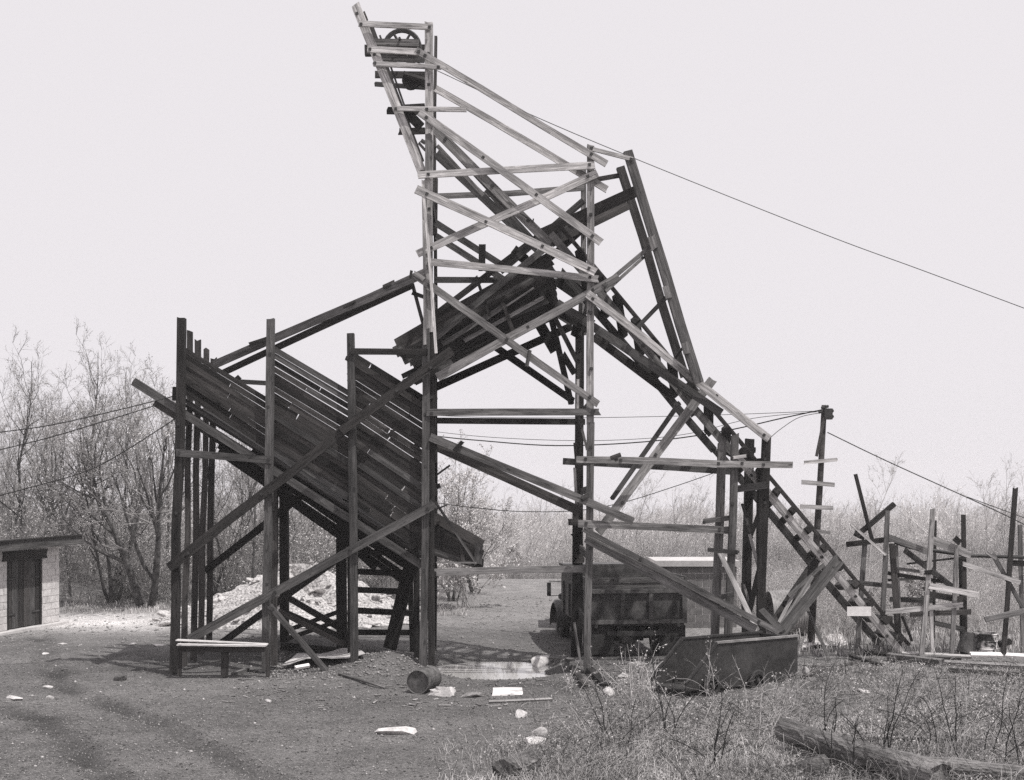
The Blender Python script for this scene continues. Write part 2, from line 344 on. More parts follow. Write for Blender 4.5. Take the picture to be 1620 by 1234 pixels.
# posts
for a in [
 ('post', 678, 38, 679, 528, 12, YF, 'light', 0.16, (.02, .1, .2, .32, .45, .6, .75)),
 ('post', 678, 212, 678, 272, 11, f0-.03, 'mid', 0.05, ()),
 ('post', 674, 520, 669.5, 1066, 11.5, YF, 'grey', 0.18, (.25, .4, .7)),
 ('post', 684, 520, 682, 1066, 10, YF+.02, 'dark', 0.16, (.2, .5)),
 ('post', 934, 230, 934, 672, 11.5, YF, 'light', 0.16, (.03, .1, .25, .34, .48, .6, .8)),
 ('post', 934, 668, 929, 1067, 11, YF, 'mid', 0.16, (.1, .5)),
 ('post', 689, 58, 688, 300, 4.5, YR, 'dark', 0.14, ()), ('post', 688, 282, 687, 372, 9, YR, 'dark', 0.14, ()), ('post', 688.5, 362, 688, 1035, 5, YR, 'black', 0.14, ()),
 ('post', 923, 262, 923, 530, 8, YR, 'mid', 0.16, (.1, .3, .5)), ('post', 917, 500, 914, 1042, 13, YR, 'black', 0.18, ()),
 ('post', 918, 480, 912, 780, 6, YR-.4, 'dark', 0.08, ()), ('post', 909, 700, 918, 800, 5, YR-.5, 'dark', .06, ()), ('batten', 909, 740, 912, 800, 4, YF+.3, 'light', .05, ()),
 ('batten', 914, 600, 914, 655, 4, YF+.5, 'pale', .05, ()), ('batten', 915, 655, 929, 712, 4, YF+.3, 'mid', .05, ()), ('post', 660, 700, 655, 880, 9, YF+.3, 'dark', 0.1, ()),
 ('post', 913, 800, 910, 1042, 15, YR-.25, 'black', 0.1, ()), ('splice_board', 906, 818, 914, 818, 12, YR-.4, 'dark', .1, ()), ('splice_board', 899, 826, 914, 826, 10, YR-.45, 'dark', .1, ()),
 ('splice_board', 910, 884, 922, 884, 14, YR-.4, 'dark', .06, ()), ('splice_board', 905, 848, 918, 838, 6, YR-.4, 'black', .05, ()), ('splice_board', 907, 872, 918, 864, 5, YR-.4, 'black', .05, ()),
 ('batten', 669, 285, 673, 545, 4.5, f0-.02, 'light', .05, ()), ('batten', 669.5, 300, 690, 559, 4.5, f2-.03, 'pale', .03, ()),
 ('batten', 908, 985, 921, 1062, 4, YF+.7, 'mid', .05, ()), ('post', 647, 878, 654, 1045, 8, YR-.5, 'black', .12, ()), ('post', 659, 872, 660, 1050, 9, YF+.5, 'black', .12, ())]:
    B(tw, a[0], *a[1:5], a[5], a[6], a[7], a[8], a[9])
# head
for a in [
 ('head_timber', 562, 11, 669, 272, 14, YF+.02, 'light', .22, (.05, .3, .5)), ('head_timber', 585, 40, 668, 255, 9, YR-1.2, 'dark', .15, ()),
 ('board', 568, 38, 683, 43.5, 9, f0-.08, 'light', .05, E2_), ('board', 583, 78, 665, 82, 9.5, f0-.07, 'pale', .05, E2_), ('board', 590, 101, 697, 106, 7.5, f0-.07, 'light', .05, E2_),
 ('axle_beam', 590, 68, 663, 69, 11, YF+.35, 'mid', .12, ()), ('board', 600, 92, 672, 95, 9, YF+.4, 'grey', .06, ()), ('axle_beam', 578, 80, 672, 80, 17, YF+1.25, 'dark', .12, ()),
 ('board', 593, 118, 676, 119, 10.5, YF+1.3, 'dark', .06, ()), ('board', 593, 133, 676, 139, 7, YF+1.25, 'grey', .05, ()),
 ('board', 624, 172, 738, 174, 7.5, f0-.06, 'light', .05, (.02, .45)), ('board', 614, 175, 672, 176, 11, YF+1.2, 'dark', .06, ()), ('board', 630, 208, 674, 207, 10, YF+1.2, 'dark', .06, ()),
 ('bracket', 640, 174, 668, 203, 15, YF+1.0, 'black', .06, ()), ('board', 640, 168, 672, 166, 3, YF+.8, 'dark', .1, ()),
 ('bracket', 640, 120, 674, 132, 9, YF+.8, 'dark', .3, ()), ('board', 574, 20, 579, 32, 7, YF+.25, 'dark', .1, ()),
 ('rod', 601, 56, 640, 168, 3, YF+.6, 'iron', .04, ()), ('splice_board', 662, 226, 673, 238, 4, YF+.2, 'mid', .04, ()), ('splice_board', 666, 222, 673, 226, 6, YF+.3, 'mid', .04, ())]:
    B(tw, a[0], *a[1:5], a[5], a[6], a[7], a[8], a[9])
# braces
for a in [
 ('brace', 657, 80, 960, 258, 10.5, f1-.02, 'light', .045, (.05, .92)), ('brace', 690, 141, 962, 300, 10.5, YF+.12, 'light', .05, ()),
 ('brace', 663, 178, 952, 383, 12, f2, 'light', .05, (.04, .35, .64, .95)), ('brace', 661, 277.5, 941, 261, 11, f1, 'light', .05, (.06, .46, .97)),
 ('brace', 690, 312, 924, 298, 9, YR-.12, 'mid', .05, ()), ('brace', 658, 300, 943, 430, 13, f2-.02, 'light', .06, (.06, .39, .7, .96)),
 ('brace', 660, 403, 944, 273, 12, f0, 'light', .05, (.08, .95)), ('brace', 671, 414, 947, 441, 11, f0, 'light', .05, (.03, .95)),
 ('brace', 688, 443, 922, 446, 9, YR-.12, 'grey', .05, ()), ('brace', 656, 435, 947, 639, 11.5, f1, 'mid', .05, (.08, .5, .95)),
 ('brace', 682, 348, 880, 473, 10, YR-.15, 'grey', .05, ()), ('brace', 690, 374, 905, 512, 10, YR-.22, 'grey', .05, ()),
 ('brace', 675, 653, 949, 652, 11, f0, 'mid', .05, (.03, .96)), ('brace', 688, 666, 926, 667, 9.5, YR-.12, 'dark', .05, ()),
 ('brace', 677, 906, 929, 900, 11, YF+.12, 'mid', .07, ()), ('brace', 680, 692, 1002, 824, 12.5, f0-.02, 'mid', .06, (.75,)), ('brace', 682, 704, 920, 808, 15, YF+.25, 'dark', .12, ()),
 ('brace', 780, 547, 907, 634, 11, YR-.1, 'black', .06, ()), ('brace', 692, 598, 978, 437, 13, f0-.01, 'mid', .06, (.5, .86)), ('brace', 688, 613, 905, 516, 12.5, YR-.1, 'black', .07, ()),
 ('brace', 955, 453, 1034, 386, 7, (YF-.15, YF+.2), 'grey', .05, ()), ('brace', 958, 462, 1018, 408, 5, (YF+.1, YF+1.6), 'grey', .05, ()),
 ('brace', 1006, 521, 1062, 462, 7, (YF+.2, YF+.3), 'grey', .05, ()), ('brace', 1062, 575, 1084, 545, 4, (YF+.9, YF+.4), 'dark', .05, ()),
 ('brace', 933, 235, 1000, 252, 6.5, (f0-.04, YF+.05), 'light', .05, E2_), ('brace', 926, 287, 984, 277, 7, YF+1.55, 'dark', .05, ()),
 ('splice_board', 838, 554, 833, 580, 6, f2-.03, 'grey', .05, ()), ('splice_board', 719, 713, 732, 698, 6, f1-.05, 'dark', .05, ()),
 ('splice_board', 651, 428, 649, 440, 4, YF-.3, 'dark', .04, ()), ('brace', 652, 448, 669, 512, 5.5, YF+.4, 'dark', .05, ()), ('splice_board', 652, 463, 674, 471, 6, YF+.35, 'dark', .05, ()),
 ('splice_board', 654, 432, 672, 443, 7, f1-.03, 'mid', .05, ())]:
    B(tw, a[0], *a[1:5], a[5], a[6], a[7], a[8], a[9])
# back stay legs
for a in [('stay_leg', 992, 240, 1104, 606, 14.5, YF+.12, 'grey', .16, (.05, .4)), ('stay_leg', 981, 265, 1084, 596, 12.5, YF+1.55, 'dark', .16, ()),
          ('splice_board', 1030, 374, 1036, 394, 12, YF, 'mid', .05, ()), ('splice_board', 1053, 453, 1058, 472, 10, YF, 'mid', .05, ()), ('splice_board', 1082, 542, 1087, 560, 10, YF, 'mid', .05, ()),
          ('splice_board', 1003, 253, 1003, 262, 5, YF+.1, 'dark', .06, ()), ('splice_board', 1005, 264, 1008, 272, 6, YF+.1, 'dark', .06, ())]:
    B(tw, a[0], *a[1:5], a[5], a[6], a[7], a[8], a[9])
# ties running back from the front frame to the rear frame
for xf, yf, xr, m_ in ((679, 165, 689, 'mid'), (679, 292, 688, 'dark'), (678, 452, 688, 'grey'), (678, 600, 688, 'dark'), (676, 760, 687, 'dark'), (672, 930, 686, 'black'), (934, 330, 923, 'grey'), (934, 468, 923, 'dark'), (933, 640, 918, 'dark'), (931, 775, 917, 'dark'), (930, 880, 916, 'dark'), (929, 985, 915, 'black')):
    a = W(xf, yf, YF+.05); b = W(xr, 0, YR); b.z = a.z+rnd.uniform(-.12, .12); board3(tw, 'depth_tie', a, b, .16, .05, m_, face=(1, 0, 0))
# sheave wheel in the head
wc = W(636, 76, YF+.8); sw = empty('sheave_wheel', (0, 0, 0), tw)
def ringmesh(R, r, nseg=28):
    mb = MB(); pts = [wc+Vector((R*math.cos(a), 0, R*math.sin(a))) for a in [2*math.pi*k/nseg for k in range(nseg+1)]]
    mb.tube(pts, r, 6, cap=False); return mb
# (three levels only: the wheel's pieces hang on the tower's level as one wheel with its own rim, hub and spokes joined)
mb = ringmesh(0.41, 0.04); mb2 = ringmesh(0.37, 0.03); mb.add(mb2.v, mb2.f)
for k in range(6):
    a = k*math.pi/3; d = Vector((math.cos(a), 0, math.sin(a))); mb.tube([wc+d*.05, wc+d*.39], [.035, .028], 6)
mb.lathe([(-.14, .0), (-.14, .08), (.14, .08), (.14, 0)], wc, (0, 1, 0), 12); mb.tube([wc+Vector((0, -.6, 0)), wc+Vector((0, .7, 0))], .03, 8)
bpy.data.objects.remove(sw); mb.build('sheave_wheel', M['iron'], tw, smooth=False)['label'] = 'spoked iron sheave wheel at the top of the tower'
mb = MB(); wc2 = W(650, 128, YF+.9)
mb.lathe([(-.05, .02), (-.05, .20), (-.02, .17), (.02, .17), (.05, .20), (.05, .02)], wc2, (0, 1, 0), 18); mb.build('guide_pulley', M['iron'], tw)
# ------------------ upper chute inside the tower
ch = empty('upper_chute', (0, 0, 0), tip)
N = 9
for i in range(N):
    u = (i+.5)/N; lx = (628, 634, 624, 627, 634, 640, 638, 646, 652)[i]; ly = 538+54*u
    rx = 872+10*u; ry = 398+86*u
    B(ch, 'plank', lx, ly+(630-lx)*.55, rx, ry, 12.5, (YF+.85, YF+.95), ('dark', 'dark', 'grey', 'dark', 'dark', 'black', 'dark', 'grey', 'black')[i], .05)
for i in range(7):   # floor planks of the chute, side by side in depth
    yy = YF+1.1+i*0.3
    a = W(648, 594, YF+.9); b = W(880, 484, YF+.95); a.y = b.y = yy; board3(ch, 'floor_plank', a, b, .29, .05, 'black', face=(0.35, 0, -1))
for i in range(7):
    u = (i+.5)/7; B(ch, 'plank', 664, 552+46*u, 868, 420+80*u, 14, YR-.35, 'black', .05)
for a in [('rail', 1015, 298, 846, 376, 17, (YF+.3, YF+.75), 'dark', .1), ('rail', 993, 324, 874, 382, 15, (YF+1.4, YF+1.0), 'dark', .1), ('rail', 850, 374, 690, 496, 9, YF+.78, 'dark', .06),
          ('rail', 923, 317, 792, 430, 10, YF+.7, 'grey', .07), ('rail', 926, 339, 690, 534, 11, YF+.6, 'grey', .07), ('rail', 921, 363, 870, 408, 10, YF+1.2, 'dark', .07),
          ('rail', 800, 482, 700, 545, 7, YF+.74, 'grey', .05), ('rail', 860, 470, 735, 540, 6, YF+.72, 'mid', .04), ('rail', 845, 455, 770, 505, 3, YF+.74, 'mid', .04),
          ('rail', 680, 590, 715, 572, 9, YF+.3, 'grey', .06), ('rail', 640, 606, 676, 590, 12, YF+.6, 'dark', .06), ('rail', 636, 596, 672, 578, 8, YF+1.5, 'black', .06),
          ('post', 763, 387, 762, 428, 11, YR-.5, 'black', .12), ('post', 753, 437, 775, 500, 5, YF+.65, 'dark', .06), ('post', 795, 480, 812, 525, 6, YF+.68, 'dark', .05),
          ('post', 860, 455, 904, 640, 9, YF+1.1, 'black', .1), ('post', 874, 495, 915, 575, 7, YF+.75, 'dark', .08), ('post', 868, 440, 885, 500, 9, YF+.7, 'dark', .08),
          ('panel', 846, 500, 877, 553, 17, YF+1.5, 'black', .05), ('panel', 876, 484, 934, 516, 22, YF+2.6, 'black', .08), ('panel', 890, 560, 910, 592, 10, YF+1.0, 'black', .05),
          ('panel', 812, 395, 832, 412, 14, YF+.9, 'black', .2), ('panel', 866, 462, 884, 488, 14, YF+.8, 'black', .06), ('panel', 880, 440, 925, 470, 22, YF+2.2, 'black', .06), ('panel', 905, 520, 925, 530, 20, YR-.3, 'black', .08),
          ('bolt_rod', 822, 337, 844, 351, 2, YF+.2, 'iron', .03), ('bolt_rod', 843, 352, 844, 346, 2, YF+.2, 'iron', .03)]:
    B(ch, a[0], *a[1:5], a[5], a[6], a[7], a[8])
# ------------------ inclined track
tr = empty('inclined_track', (0, 0, 0), tip)
nearU = [W(686, 203, YF+.55), W(872, 388, YF+.35)]; nearL = [W(872, 372, YF+.3), W(1160, 716, YF+.9), W(1428, 1034, 29.2)]
farL = [W(886, 430, YF+2.0), W(1132, 713, YF+2.4), W(1396, 1024, 31.2)]
board3(tr, 'stringer', *nearU, .20, .1, 'mid', (.1, .5, .8)); board3(tr, 'stringer', W(690, 243, YF+1.6), W(850, 394, YF+1.9), .19, .1, 'grey')
board3(tr, 'stringer', W(692, 231, YF+1.0), W(765, 310, YF+1.2), .08, .05, 'mid'); board3(tr, 'stringer', W(770, 300, YF+1.0), W(850, 388, YF+1.2), .12, .05, 'grey')
board3(tr, 'guide_board', W(690, 213, YF+.9), W(800, 330, YF+.9), .05, .05, 'dark')
for a, b in zip(nearL, nearL[1:]): board3(tr, 'stringer', a, b, .17, .07, 'light' if a.z < 5 else 'mid', (.1, .3, .5, .7, .9))  # lower run gets lighter wood, its sunlit look put into the colour
for a, b in zip(farL, farL[1:]): board3(tr, 'stringer', a, b, .17, .08, 'grey', (.2, .6))
def onpath(pl, u):
    L = [(b-a).length for a, b in zip(pl, pl[1:])]; s = u*sum(L)
    for (a, b), l in zip(zip(pl, pl[1:]), L):
        if s <= l or l == L[-1] and (a, b) == (pl[-2], pl[-1]): return lerp(a, b, min(1, s/l)), (b-a).normalized()
        s -= l
nties = 20
for i in range(nties):
    u = 0.06+0.91*i/(nties-1); p1, d = onpath(nearL, u); p2, d2 = onpath(farL, u)
    up = Vector((-d.z, 0, d.x)).normalized(); up = up if up.z > 0 else -up
    off = up*(.11+.075)
    q1 = p1+off; q2 = p2+off; ext = (q2-q1).normalized()
    board3(tr, 'cross_tie', q1-ext*.24, q2+ext*.15, .17, .15, 'black' if i < 8 else 'dark', face=up)
for a, b in zip(nearL, nearL[1:]):
    d = (b-a).normalized(); up = Vector((-d.z, 0, d.x)); up = up if up.z > 0 else -up
    board3(tr, 'rail', a+up*.30+Vector((0, .12, 0)), b+up*.30+Vector((0, .12, 0)), .085, .07, 'dark', warp=.3)
for a in [('brace', 929, 465, 1217, 694, 12.5, (f0-.05, YF+.62), 'light', .05, (.03, .35, .7, .97)), ('brace', 880, 480, 1142, 652, 13, (YF+.3, YF+.5), 'grey', .08, (.4,)),
          ('brace', 938, 532, 1062, 625, 13, YF+1.9, 'dark', .1, ()), ('strut', 947, 845, 1127, 598, 14, (YF+.25, YF+.75), 'mid', .09, (.2, .5)), ('strut', 968, 790, 1074, 638, 7, (YF+.32, YF+.7), 'grey', .14, ()),
          ('beam', 912, 727, 1254, 735.5, 11, (f0, YF+.5), 'light', .05, (.04, .2, .65, .76, .86)), ('beam', 891, 730, 1158, 746, 10, (YF+1.3, YF+1.9), 'grey', .06, ()),
          ('beam', 914, 828, 1162, 839, 12, (f0-.02, YF+.6), 'mid', .05, (.05, .9)), ('splice_board', 966, 725, 982, 719, 7, YF-.2, 'dark', .1, ()), ('splice_board', 972, 722, 976, 729, 6, YF-.2, 'dark', .08, ()),
          ('strut', 922, 837, 1232, 1000, 9, (f0-.08, YF-.9), 'mid', .07, (.3, .9)), ('strut', 926, 852, 1196, 996, 14, (f0+.02, YF-.75), 'mid', .06, ()),
          ('splice_board', 920, 788, 932, 782, 7, f1-.05, 'grey', .06, ())]:
    B(tr, a[0], *a[1:5], a[5], a[6], a[7], a[8], a[9])
for a in [('post', 1141, 700, 1131, 1052, 12.5, YF+.75, 'mid', .16, (.1,)), ('post', 1162.5, 687, 1150, 1053, 11.5, YF+.5, 'grey', .14, (.1, .3)),
          ('post', 1185, 694, 1180, 1036, 13, YF+2.3, 'black', .18, ()), ('post', 1211, 692, 1203, 1036, 13, YF+.75, 'dark', .18, (.1, .3)), ('post', 1201, 725, 1200, 880, 8, YF+1.0, 'dark', .1, ()),
          ('cleat', 1112, 825, 1158, 819, 8, YF+.6, 'grey', .05, E2_), ('cleat', 1120, 870, 1168, 874, 7, YF+.4, 'grey', .05, E2_), ('cleat', 1165, 774, 1212, 767, 11, YF+.62, 'grey', .1, ()),
          ('cleat', 1176, 710, 1195, 712, 9, YF+2.1, 'dark', .1, ()), ('cleat', 1138, 945, 1160, 940, 8, YF+.3, 'grey', .1, ()), ('cleat', 1160, 724, 1180, 721, 5, YF+.35, 'pale', .1, ()), ('cleat', 1145, 710, 1160, 718, 12, YF+1.2, 'black', .2, ()),
          ('brace', 1174, 797, 1190, 852, 4, YF+1.6, 'grey', .05, ()), ('brace', 1204, 802, 1184, 858, 6.5, YF+1.3, 'black', .06, ()), ('brace', 1185, 845, 1203, 906, 4.5, YF+.9, 'light', .05, ()),
          ('brace', 1200, 905, 1184, 975, 8, YF+1.1, 'black', .06, ()), ('brace', 1139, 876, 1197, 997, 8, (YF+.35, YF-.3), 'light', .04, ()), ('brace', 1174, 922, 1180, 972, 4, YF+1.5, 'dark', .05, ()),
          ('brace', 1177, 925, 1188, 965, 3.5, YF+1.2, 'light', .04, ()), ('brace', 1186, 983, 1192, 1010, 5, YF-.2, 'pale', .04, ()), ('brace', 1205, 965, 1238, 1000, 10, (YF+.6, YF-.6), 'grey', .06, ()),
          ('strut', 1229, 1010, 1326, 886, 17, (YF-.2, YF+1.0), 'grey', .12, (.9,)), ('strut', 1222, 990, 1292, 886, 12, (YF+.6, YF+2.4), 'dark', .1, ()), ('strut', 1246, 944, 1303, 893, 4.5, (YF+.6, YF+1.4), 'grey', .06, ()),
          ('strut', 1232, 985, 1262, 928, 5, (YF+.5, YF+1.0), 'light', .05, ()), ('strut', 1236, 990, 1285, 912, 6, (YF+.2, YF+1.0), 'mid', .06, ()), ('strut', 1228, 978, 1258, 930, 4, (YF+.9, YF+1.3), 'dark', .05, ()),
          ('strut', 1240, 955, 1268, 950, 9, YF+1.0, 'black', .1, ())]:
    B(tr, a[0], *a[1:5], a[5], a[6], a[7], a[8], a[9])
# ------------------ storage bin
bn = empty('storage_bin', (0, 0, 0), tip)
for a in [('post', 285, 503, 278.5, 1064, 12, YF, 'dark', .18, (.3, .55)), ('post', 298.5, 524, 293, 1056, 9, YF+.6, 'dark', .07, ()), ('post', 311.5, 538, 307.5, 1046, 9, YF+1.3, 'dark', .07, ()),
          ('post', 325.5, 552, 318.5, 1044, 8.5, YF+2.0, 'dark', .07, ()), ('post', 337, 567, 331.5, 1040, 9, YF+2.6, 'dark', .07, ()),
          ('post', 428, 504, 421, 1064, 11.5, YF, 'grey', .16, (.1, .25, .5, .75)), ('post', 554.5, 528, 561, 1064, 11.5, YF, 'grey', .16, (.2, .4, .6, .7)),
          ('post', 449, 774, 450, 1036, 13, YF+2.6, 'black', .2, ()), ('post', 434, 740, 433, 1052, 9, YF+.6, 'dark', .16, ()), ('post', 540, 790, 542, 1038, 15, YF+1.9, 'black', .2, ()), ('post', 553, 820, 556, 1048, 9, YF+1.0, 'black', .16, ()),
          ('slanting_leg', 654, 875, 616, 1030, 21, YF+2.2, 'black', .2, ()),
          ('brace', 268, 899, 562, 665, 15, f1-.03, 'dark', .06, (.1, .5, .95)), ('brace', 540, 682, 716, 555, 15, f2-.03, 'dark', .06, (.5, .8)), ('brace', 299, 1012, 688, 797, 14, f1-.03, 'grey', .06, (.35, .66, .97)),
          ('brace', 349, 1018, 530, 887, 11, YF+2.4, 'black', .06, ()), ('brace', 325, 904, 480, 782, 11.5, YF+2.4, 'black', .06, ()), ('girt', 279, 716.5, 430, 727.5, 11.5, f0, 'grey', .05, E2_), ('girt', 555, 556, 676, 557, 9.5, f0, 'dark', .06, ()),
          ('brace', 455, 945, 537, 993, 10, YF+2.1, 'black', .06, ()), ('brace', 455, 970, 537, 1006, 8, YF+1.9, 'black', .06, ()), ('brace', 440, 967, 544, 1020, 8, YF+1.2, 'dark', .06, (.97,)), ('brace', 455, 997, 537, 967, 7, YF+2.3, 'black', .05, ()), ('brace', 455, 1011, 537, 982, 7, YF+2.0, 'black', .05, ()),
          ('brace', 426, 958, 518, 1063, 9, f1-.1, 'grey', .05, (.05,)), ('brace', 444, 1022, 536, 1030, 12, YF+1.8, 'black', .1, ()),
          ('sill_beam', 211, 605, 669, 893, 12.5, YF+.22, 'grey', .16, (.4, .7)), ('sill_beam', 245, 638, 300, 672, 9, YF+.28, 'dark', .2, ()), ('sill_beam', 318, 676, 660, 905, 13, YF+2.65, 'black', .16, ()),
          ('sill_beam', 291, 632, 655, 868, 6, YF+.24, 'grey', .08, ()), ('long_brace', 339, 578, 673, 433, 12.5, (YF+2.4, YF-.15), 'mid', .07, (.97,)), ('long_brace', 355, 590, 652, 450, 10, (YF+2.6, YF+.3), 'dark', .08, ()),
          ('long_brace', 380, 604, 424, 606, 7, YF+1.0, 'grey', .06, ()), ('splice_board', 394, 545, 422, 536, 6, YF+1.6, 'dark', .05, ()), ('splice_board', 543, 487, 561, 477, 4, YF+.6, 'dark', .05, ()), ('splice_board', 606, 454, 624, 446, 6, YF+.2, 'dark', .05, ()),
          ('splice_board', 374, 601, 379, 596, 8, YF+.3, 'black', .05, ()), ('splice_board', 276, 612, 275, 634, 5, YF+.1, 'black', .05, ()), ('splice_board', 547, 566, 552, 568, 7, YF+.1, 'dark', .06, ()),
          ('knee', 445, 790, 480, 765, 6, YF+2.0, 'black', .06, ()), ('knee', 540, 850, 595, 900, 10, YF+2.3, 'black', .06, ()), ('knee', 472, 782, 488, 768, 14, YF+2.5, 'black', .1, ()),
          ('splice_board', 537, 793, 551, 800, 14, YF+.6, 'dark', .2, ()), ('splice_board', 650, 872, 664, 872, 14, YF+.5, 'black', .2, ())]:
    B(bn, a[0], *a[1:5], a[5], a[6], a[7], a[8], a[9])
for y0, y1, x1 in ((873, 877, 660), (904, 908, 650), (933, 936, 646), (966, 970, 660), (1000, 1001, 660)):
    B(bn, 'rung', 560, y0, x1, y1, 9, YF+2.5, 'black', .08)
def panel(xa, xb, ta, tb, ba, bb, n, Y, mats, skip=()):
    for i in range(n):
        u = (i+.5)/n; wpx = 0.5*((ba-ta)+(bb-tb))/n
        if i in skip: continue
        ya = lerp(ta, ba, u); yb = lerp(tb, bb, u); gap = 0.90 if u < .45 and rnd.random() < .4 else (0.96 if rnd.random() < .3 else 1.06)
        cuts = [0.0, 1.0] if rnd.random() < .6 or n < 6 else [0.0, rnd.uniform(.25, .75), 1.0]
        for c0, c1 in zip(cuts, cuts[1:]):
            e = .006 if c1 < 1 else 0; k = lambda u_: (lerp(xa, xb, u_), lerp(ya, yb, u_))
            B(bn, 'plank', *k(c0), *k(c1-e), wpx*gap*math.cos(math.atan2(yb-ya, xb-xa)), Y+rnd.uniform(-.03, .03), rnd.choice(mats), .035, warp=.6)
DK = ('dark', 'dark', 'dark', 'black', 'dark', 'dark', 'dark', 'grey')
panel(284, 428, 544, 631, 619, 715, 8, YF+.12, DK)
panel(425, 558, 542, 620, 711, 795, 16, YF+.12, DK)
panel(551, 674, 552, 628, 791, 878, 23, YF+.12, DK)
# back of the bin and the sloping floor
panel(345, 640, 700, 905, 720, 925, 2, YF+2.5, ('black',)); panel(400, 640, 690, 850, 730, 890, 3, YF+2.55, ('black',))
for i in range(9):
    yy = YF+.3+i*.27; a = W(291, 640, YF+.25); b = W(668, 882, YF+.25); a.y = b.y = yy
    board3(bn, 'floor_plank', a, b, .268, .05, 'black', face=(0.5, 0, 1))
# mouth of the bin
bm = empty('bin_mouth', (0, 0, 0), tip)
for i in range(5):
    u = i/4; B(bm, 'plank', 676, 812+56*u, 764-2*(i % 2), 862+30*u, 15, YF+.45+.01*(i % 2), ('dark', 'black', 'dark', 'grey', 'dark')[i], .04)
B(bm, 'plank', 676, 868, 750, 895, 8, YF+.45, 'grey', .05); B(bm, 'plank', 676, 830, 752, 882, 26, YF+1.6, 'black', .04)
B(bm, 'end_board', 757, 862, 757, 893, 13, YF+.38, 'grey', .03); B(bm, 'strap', 688, 793, 754, 892, 4, YF+.3, 'grey', .03)
B(bm, 'strap', 690, 890, 754, 890, 2.5, YF+.3, 'mid', .03); B(bm, 'lever', 690, 805, 707, 799, 2.5, YF+.3, 'iron', .04); B(bm, 'lever', 690, 752, 712, 736, 3, YF+.4, 'dark', .04); B(bm, 'lever', 688, 772, 696, 768, 7, YF+.4, 'dark', .05)
for i in range(5):
    yy = YF+.5+i*.24; a = W(676, 874, YF+.45); b = W(756, 898, YF+.45); a.y = b.y = yy; board3(bm, 'floor_plank', a, b, .235, .04, 'dark', face=(0.3, 0, 1))
for x, y, yy in ((700, 838, .5), (730, 862, .5)): B(bm, 'cleat', x, y, x+3, y+30, 6, YF+.42, 'dark', .03)
# ragged slabs hanging on the posts
for k in range(14):
    y = rnd.uniform(600, 1040); B(tw, 'splinter', 689, y, 689+rnd.uniform(-1, 2), y+rnd.uniform(8, 22), 3, YF+.1, 'dark', .04)
# ---------------------------------------------------------------- rock helper
def rock_mesh(seed, sx, sy, sz, rough=.22, sub=2):
    r = np.random.default_rng(seed); ph = (1+5**.5)/2
    v = [(-1,ph,0),(1,ph,0),(-1,-ph,0),(1,-ph,0),(0,-1,ph),(0,1,ph),(0,-1,-ph),(0,1,-ph),(ph,0,-1),(ph,0,1),(-ph,0,-1),(-ph,0,1)]
    f = [(0,11,5),(0,5,1),(0,1,7),(0,7,10),(0,10,11),(1,5,9),(5,11,4),(11,10,2),(10,7,6),(7,1,8),(3,9,4),(3,4,2),(3,2,6),(3,6,8),(3,8,9),(4,9,5),(2,4,11),(6,2,10),(8,6,7),(9,8,1)]
    v = [Vector(p).normalized() for p in v]
    for _ in range(sub-1):
        mid = {}; nf = []
        def mp(a, b):
            k = (min(a, b), max(a, b))
            if k not in mid: v.append((v[a]+v[b]).normalized()); mid[k] = len(v)-1
            return mid[k]
        for a, b, c in f: 
            x, y, z = mp(a, b), mp(b, c), mp(c, a); nf += [(a, x, z), (b, y, x), (c, z, y), (x, y, z)]
        f = nf
    pl = [(Vector(r.normal(0, 1, 3)).normalized(), r.uniform(.42, .85)) for _ in range(11)]
    out = []
    for p in v:
        q = p*(1+r.uniform(-rough, rough)*.35)
        for n_, d in pl:
            k = q.dot(n_)
            if k > d: q = q-n_*(k-d)
        out.append((q.x*sx, q.y*sy, max(q.z, -.5)*sz))
    return pymesh('rock', out, f)
def rock(name, p, sx, sy, sz, mat, label, cat='rock', group=None, seed=None, rz=None):
    me = rock_mesh(seed or rnd.randrange(9999), sx, sy, sz); o = link(name, me, None, M[mat])
    o.location = p+Vector((0, 0, sz*.22)); o.rotation_euler = (0, 0, rnd.uniform(0, 6) if rz is None else rz)
    return tag(o, label, cat, group)
# ---------------------------------------------------------------- concrete-block shed on the left
p0 = G(-2, 1004); p1 = G(94, 986); p1.z = p0.z = max(hz(p0.x, p0.y), hz(p1.x, p1.y))-0.02
dx = (p1-p0); dx.z = 0; dx.normalize(); nrm = Vector((dx.y, -dx.x, 0))            # wall runs back along dx, faces nrm (to the right)
Lw = (p1-p0).length
sh = empty('block_shed', p1); tag(sh, 'small concrete-block shed with plank doors and flat felt roof at left edge', 'shed')
def SP(u, out, z): return Vector((p1.x, p1.y, p0.z))-dx*u+nrm*out+Vector((0, 0, z))
Dm = Matrix((dx, -nrm, Vector((0, 0, 1)))).transposed().to_4x4()
bl_me = None
def block(par, u0, u1, z0, z1, depth, mat, u_dir=-1):
    mb = MB(); e = .004; j = rnd.uniform(-.004, .004)
    a = SP(u0+.005, j, z0+.005); b = SP(u1-.005, j, z1-.005)
    q = [SP(u0+.011, j, z0+.011), SP(u1-.011, j, z0+.011), SP(u1-.011, j, z1-.011), SP(u0+.011, j, z1-.011)]
    mb.prism(q, -nrm*depth); return mb.build('block', M[mat], par)
TOT = Lw+1.4; zt = 0.08
d0, d1 = 0.30*Lw, 0.87*Lw      # door opening measured from the far (right) corner
zz = zt; r = 0
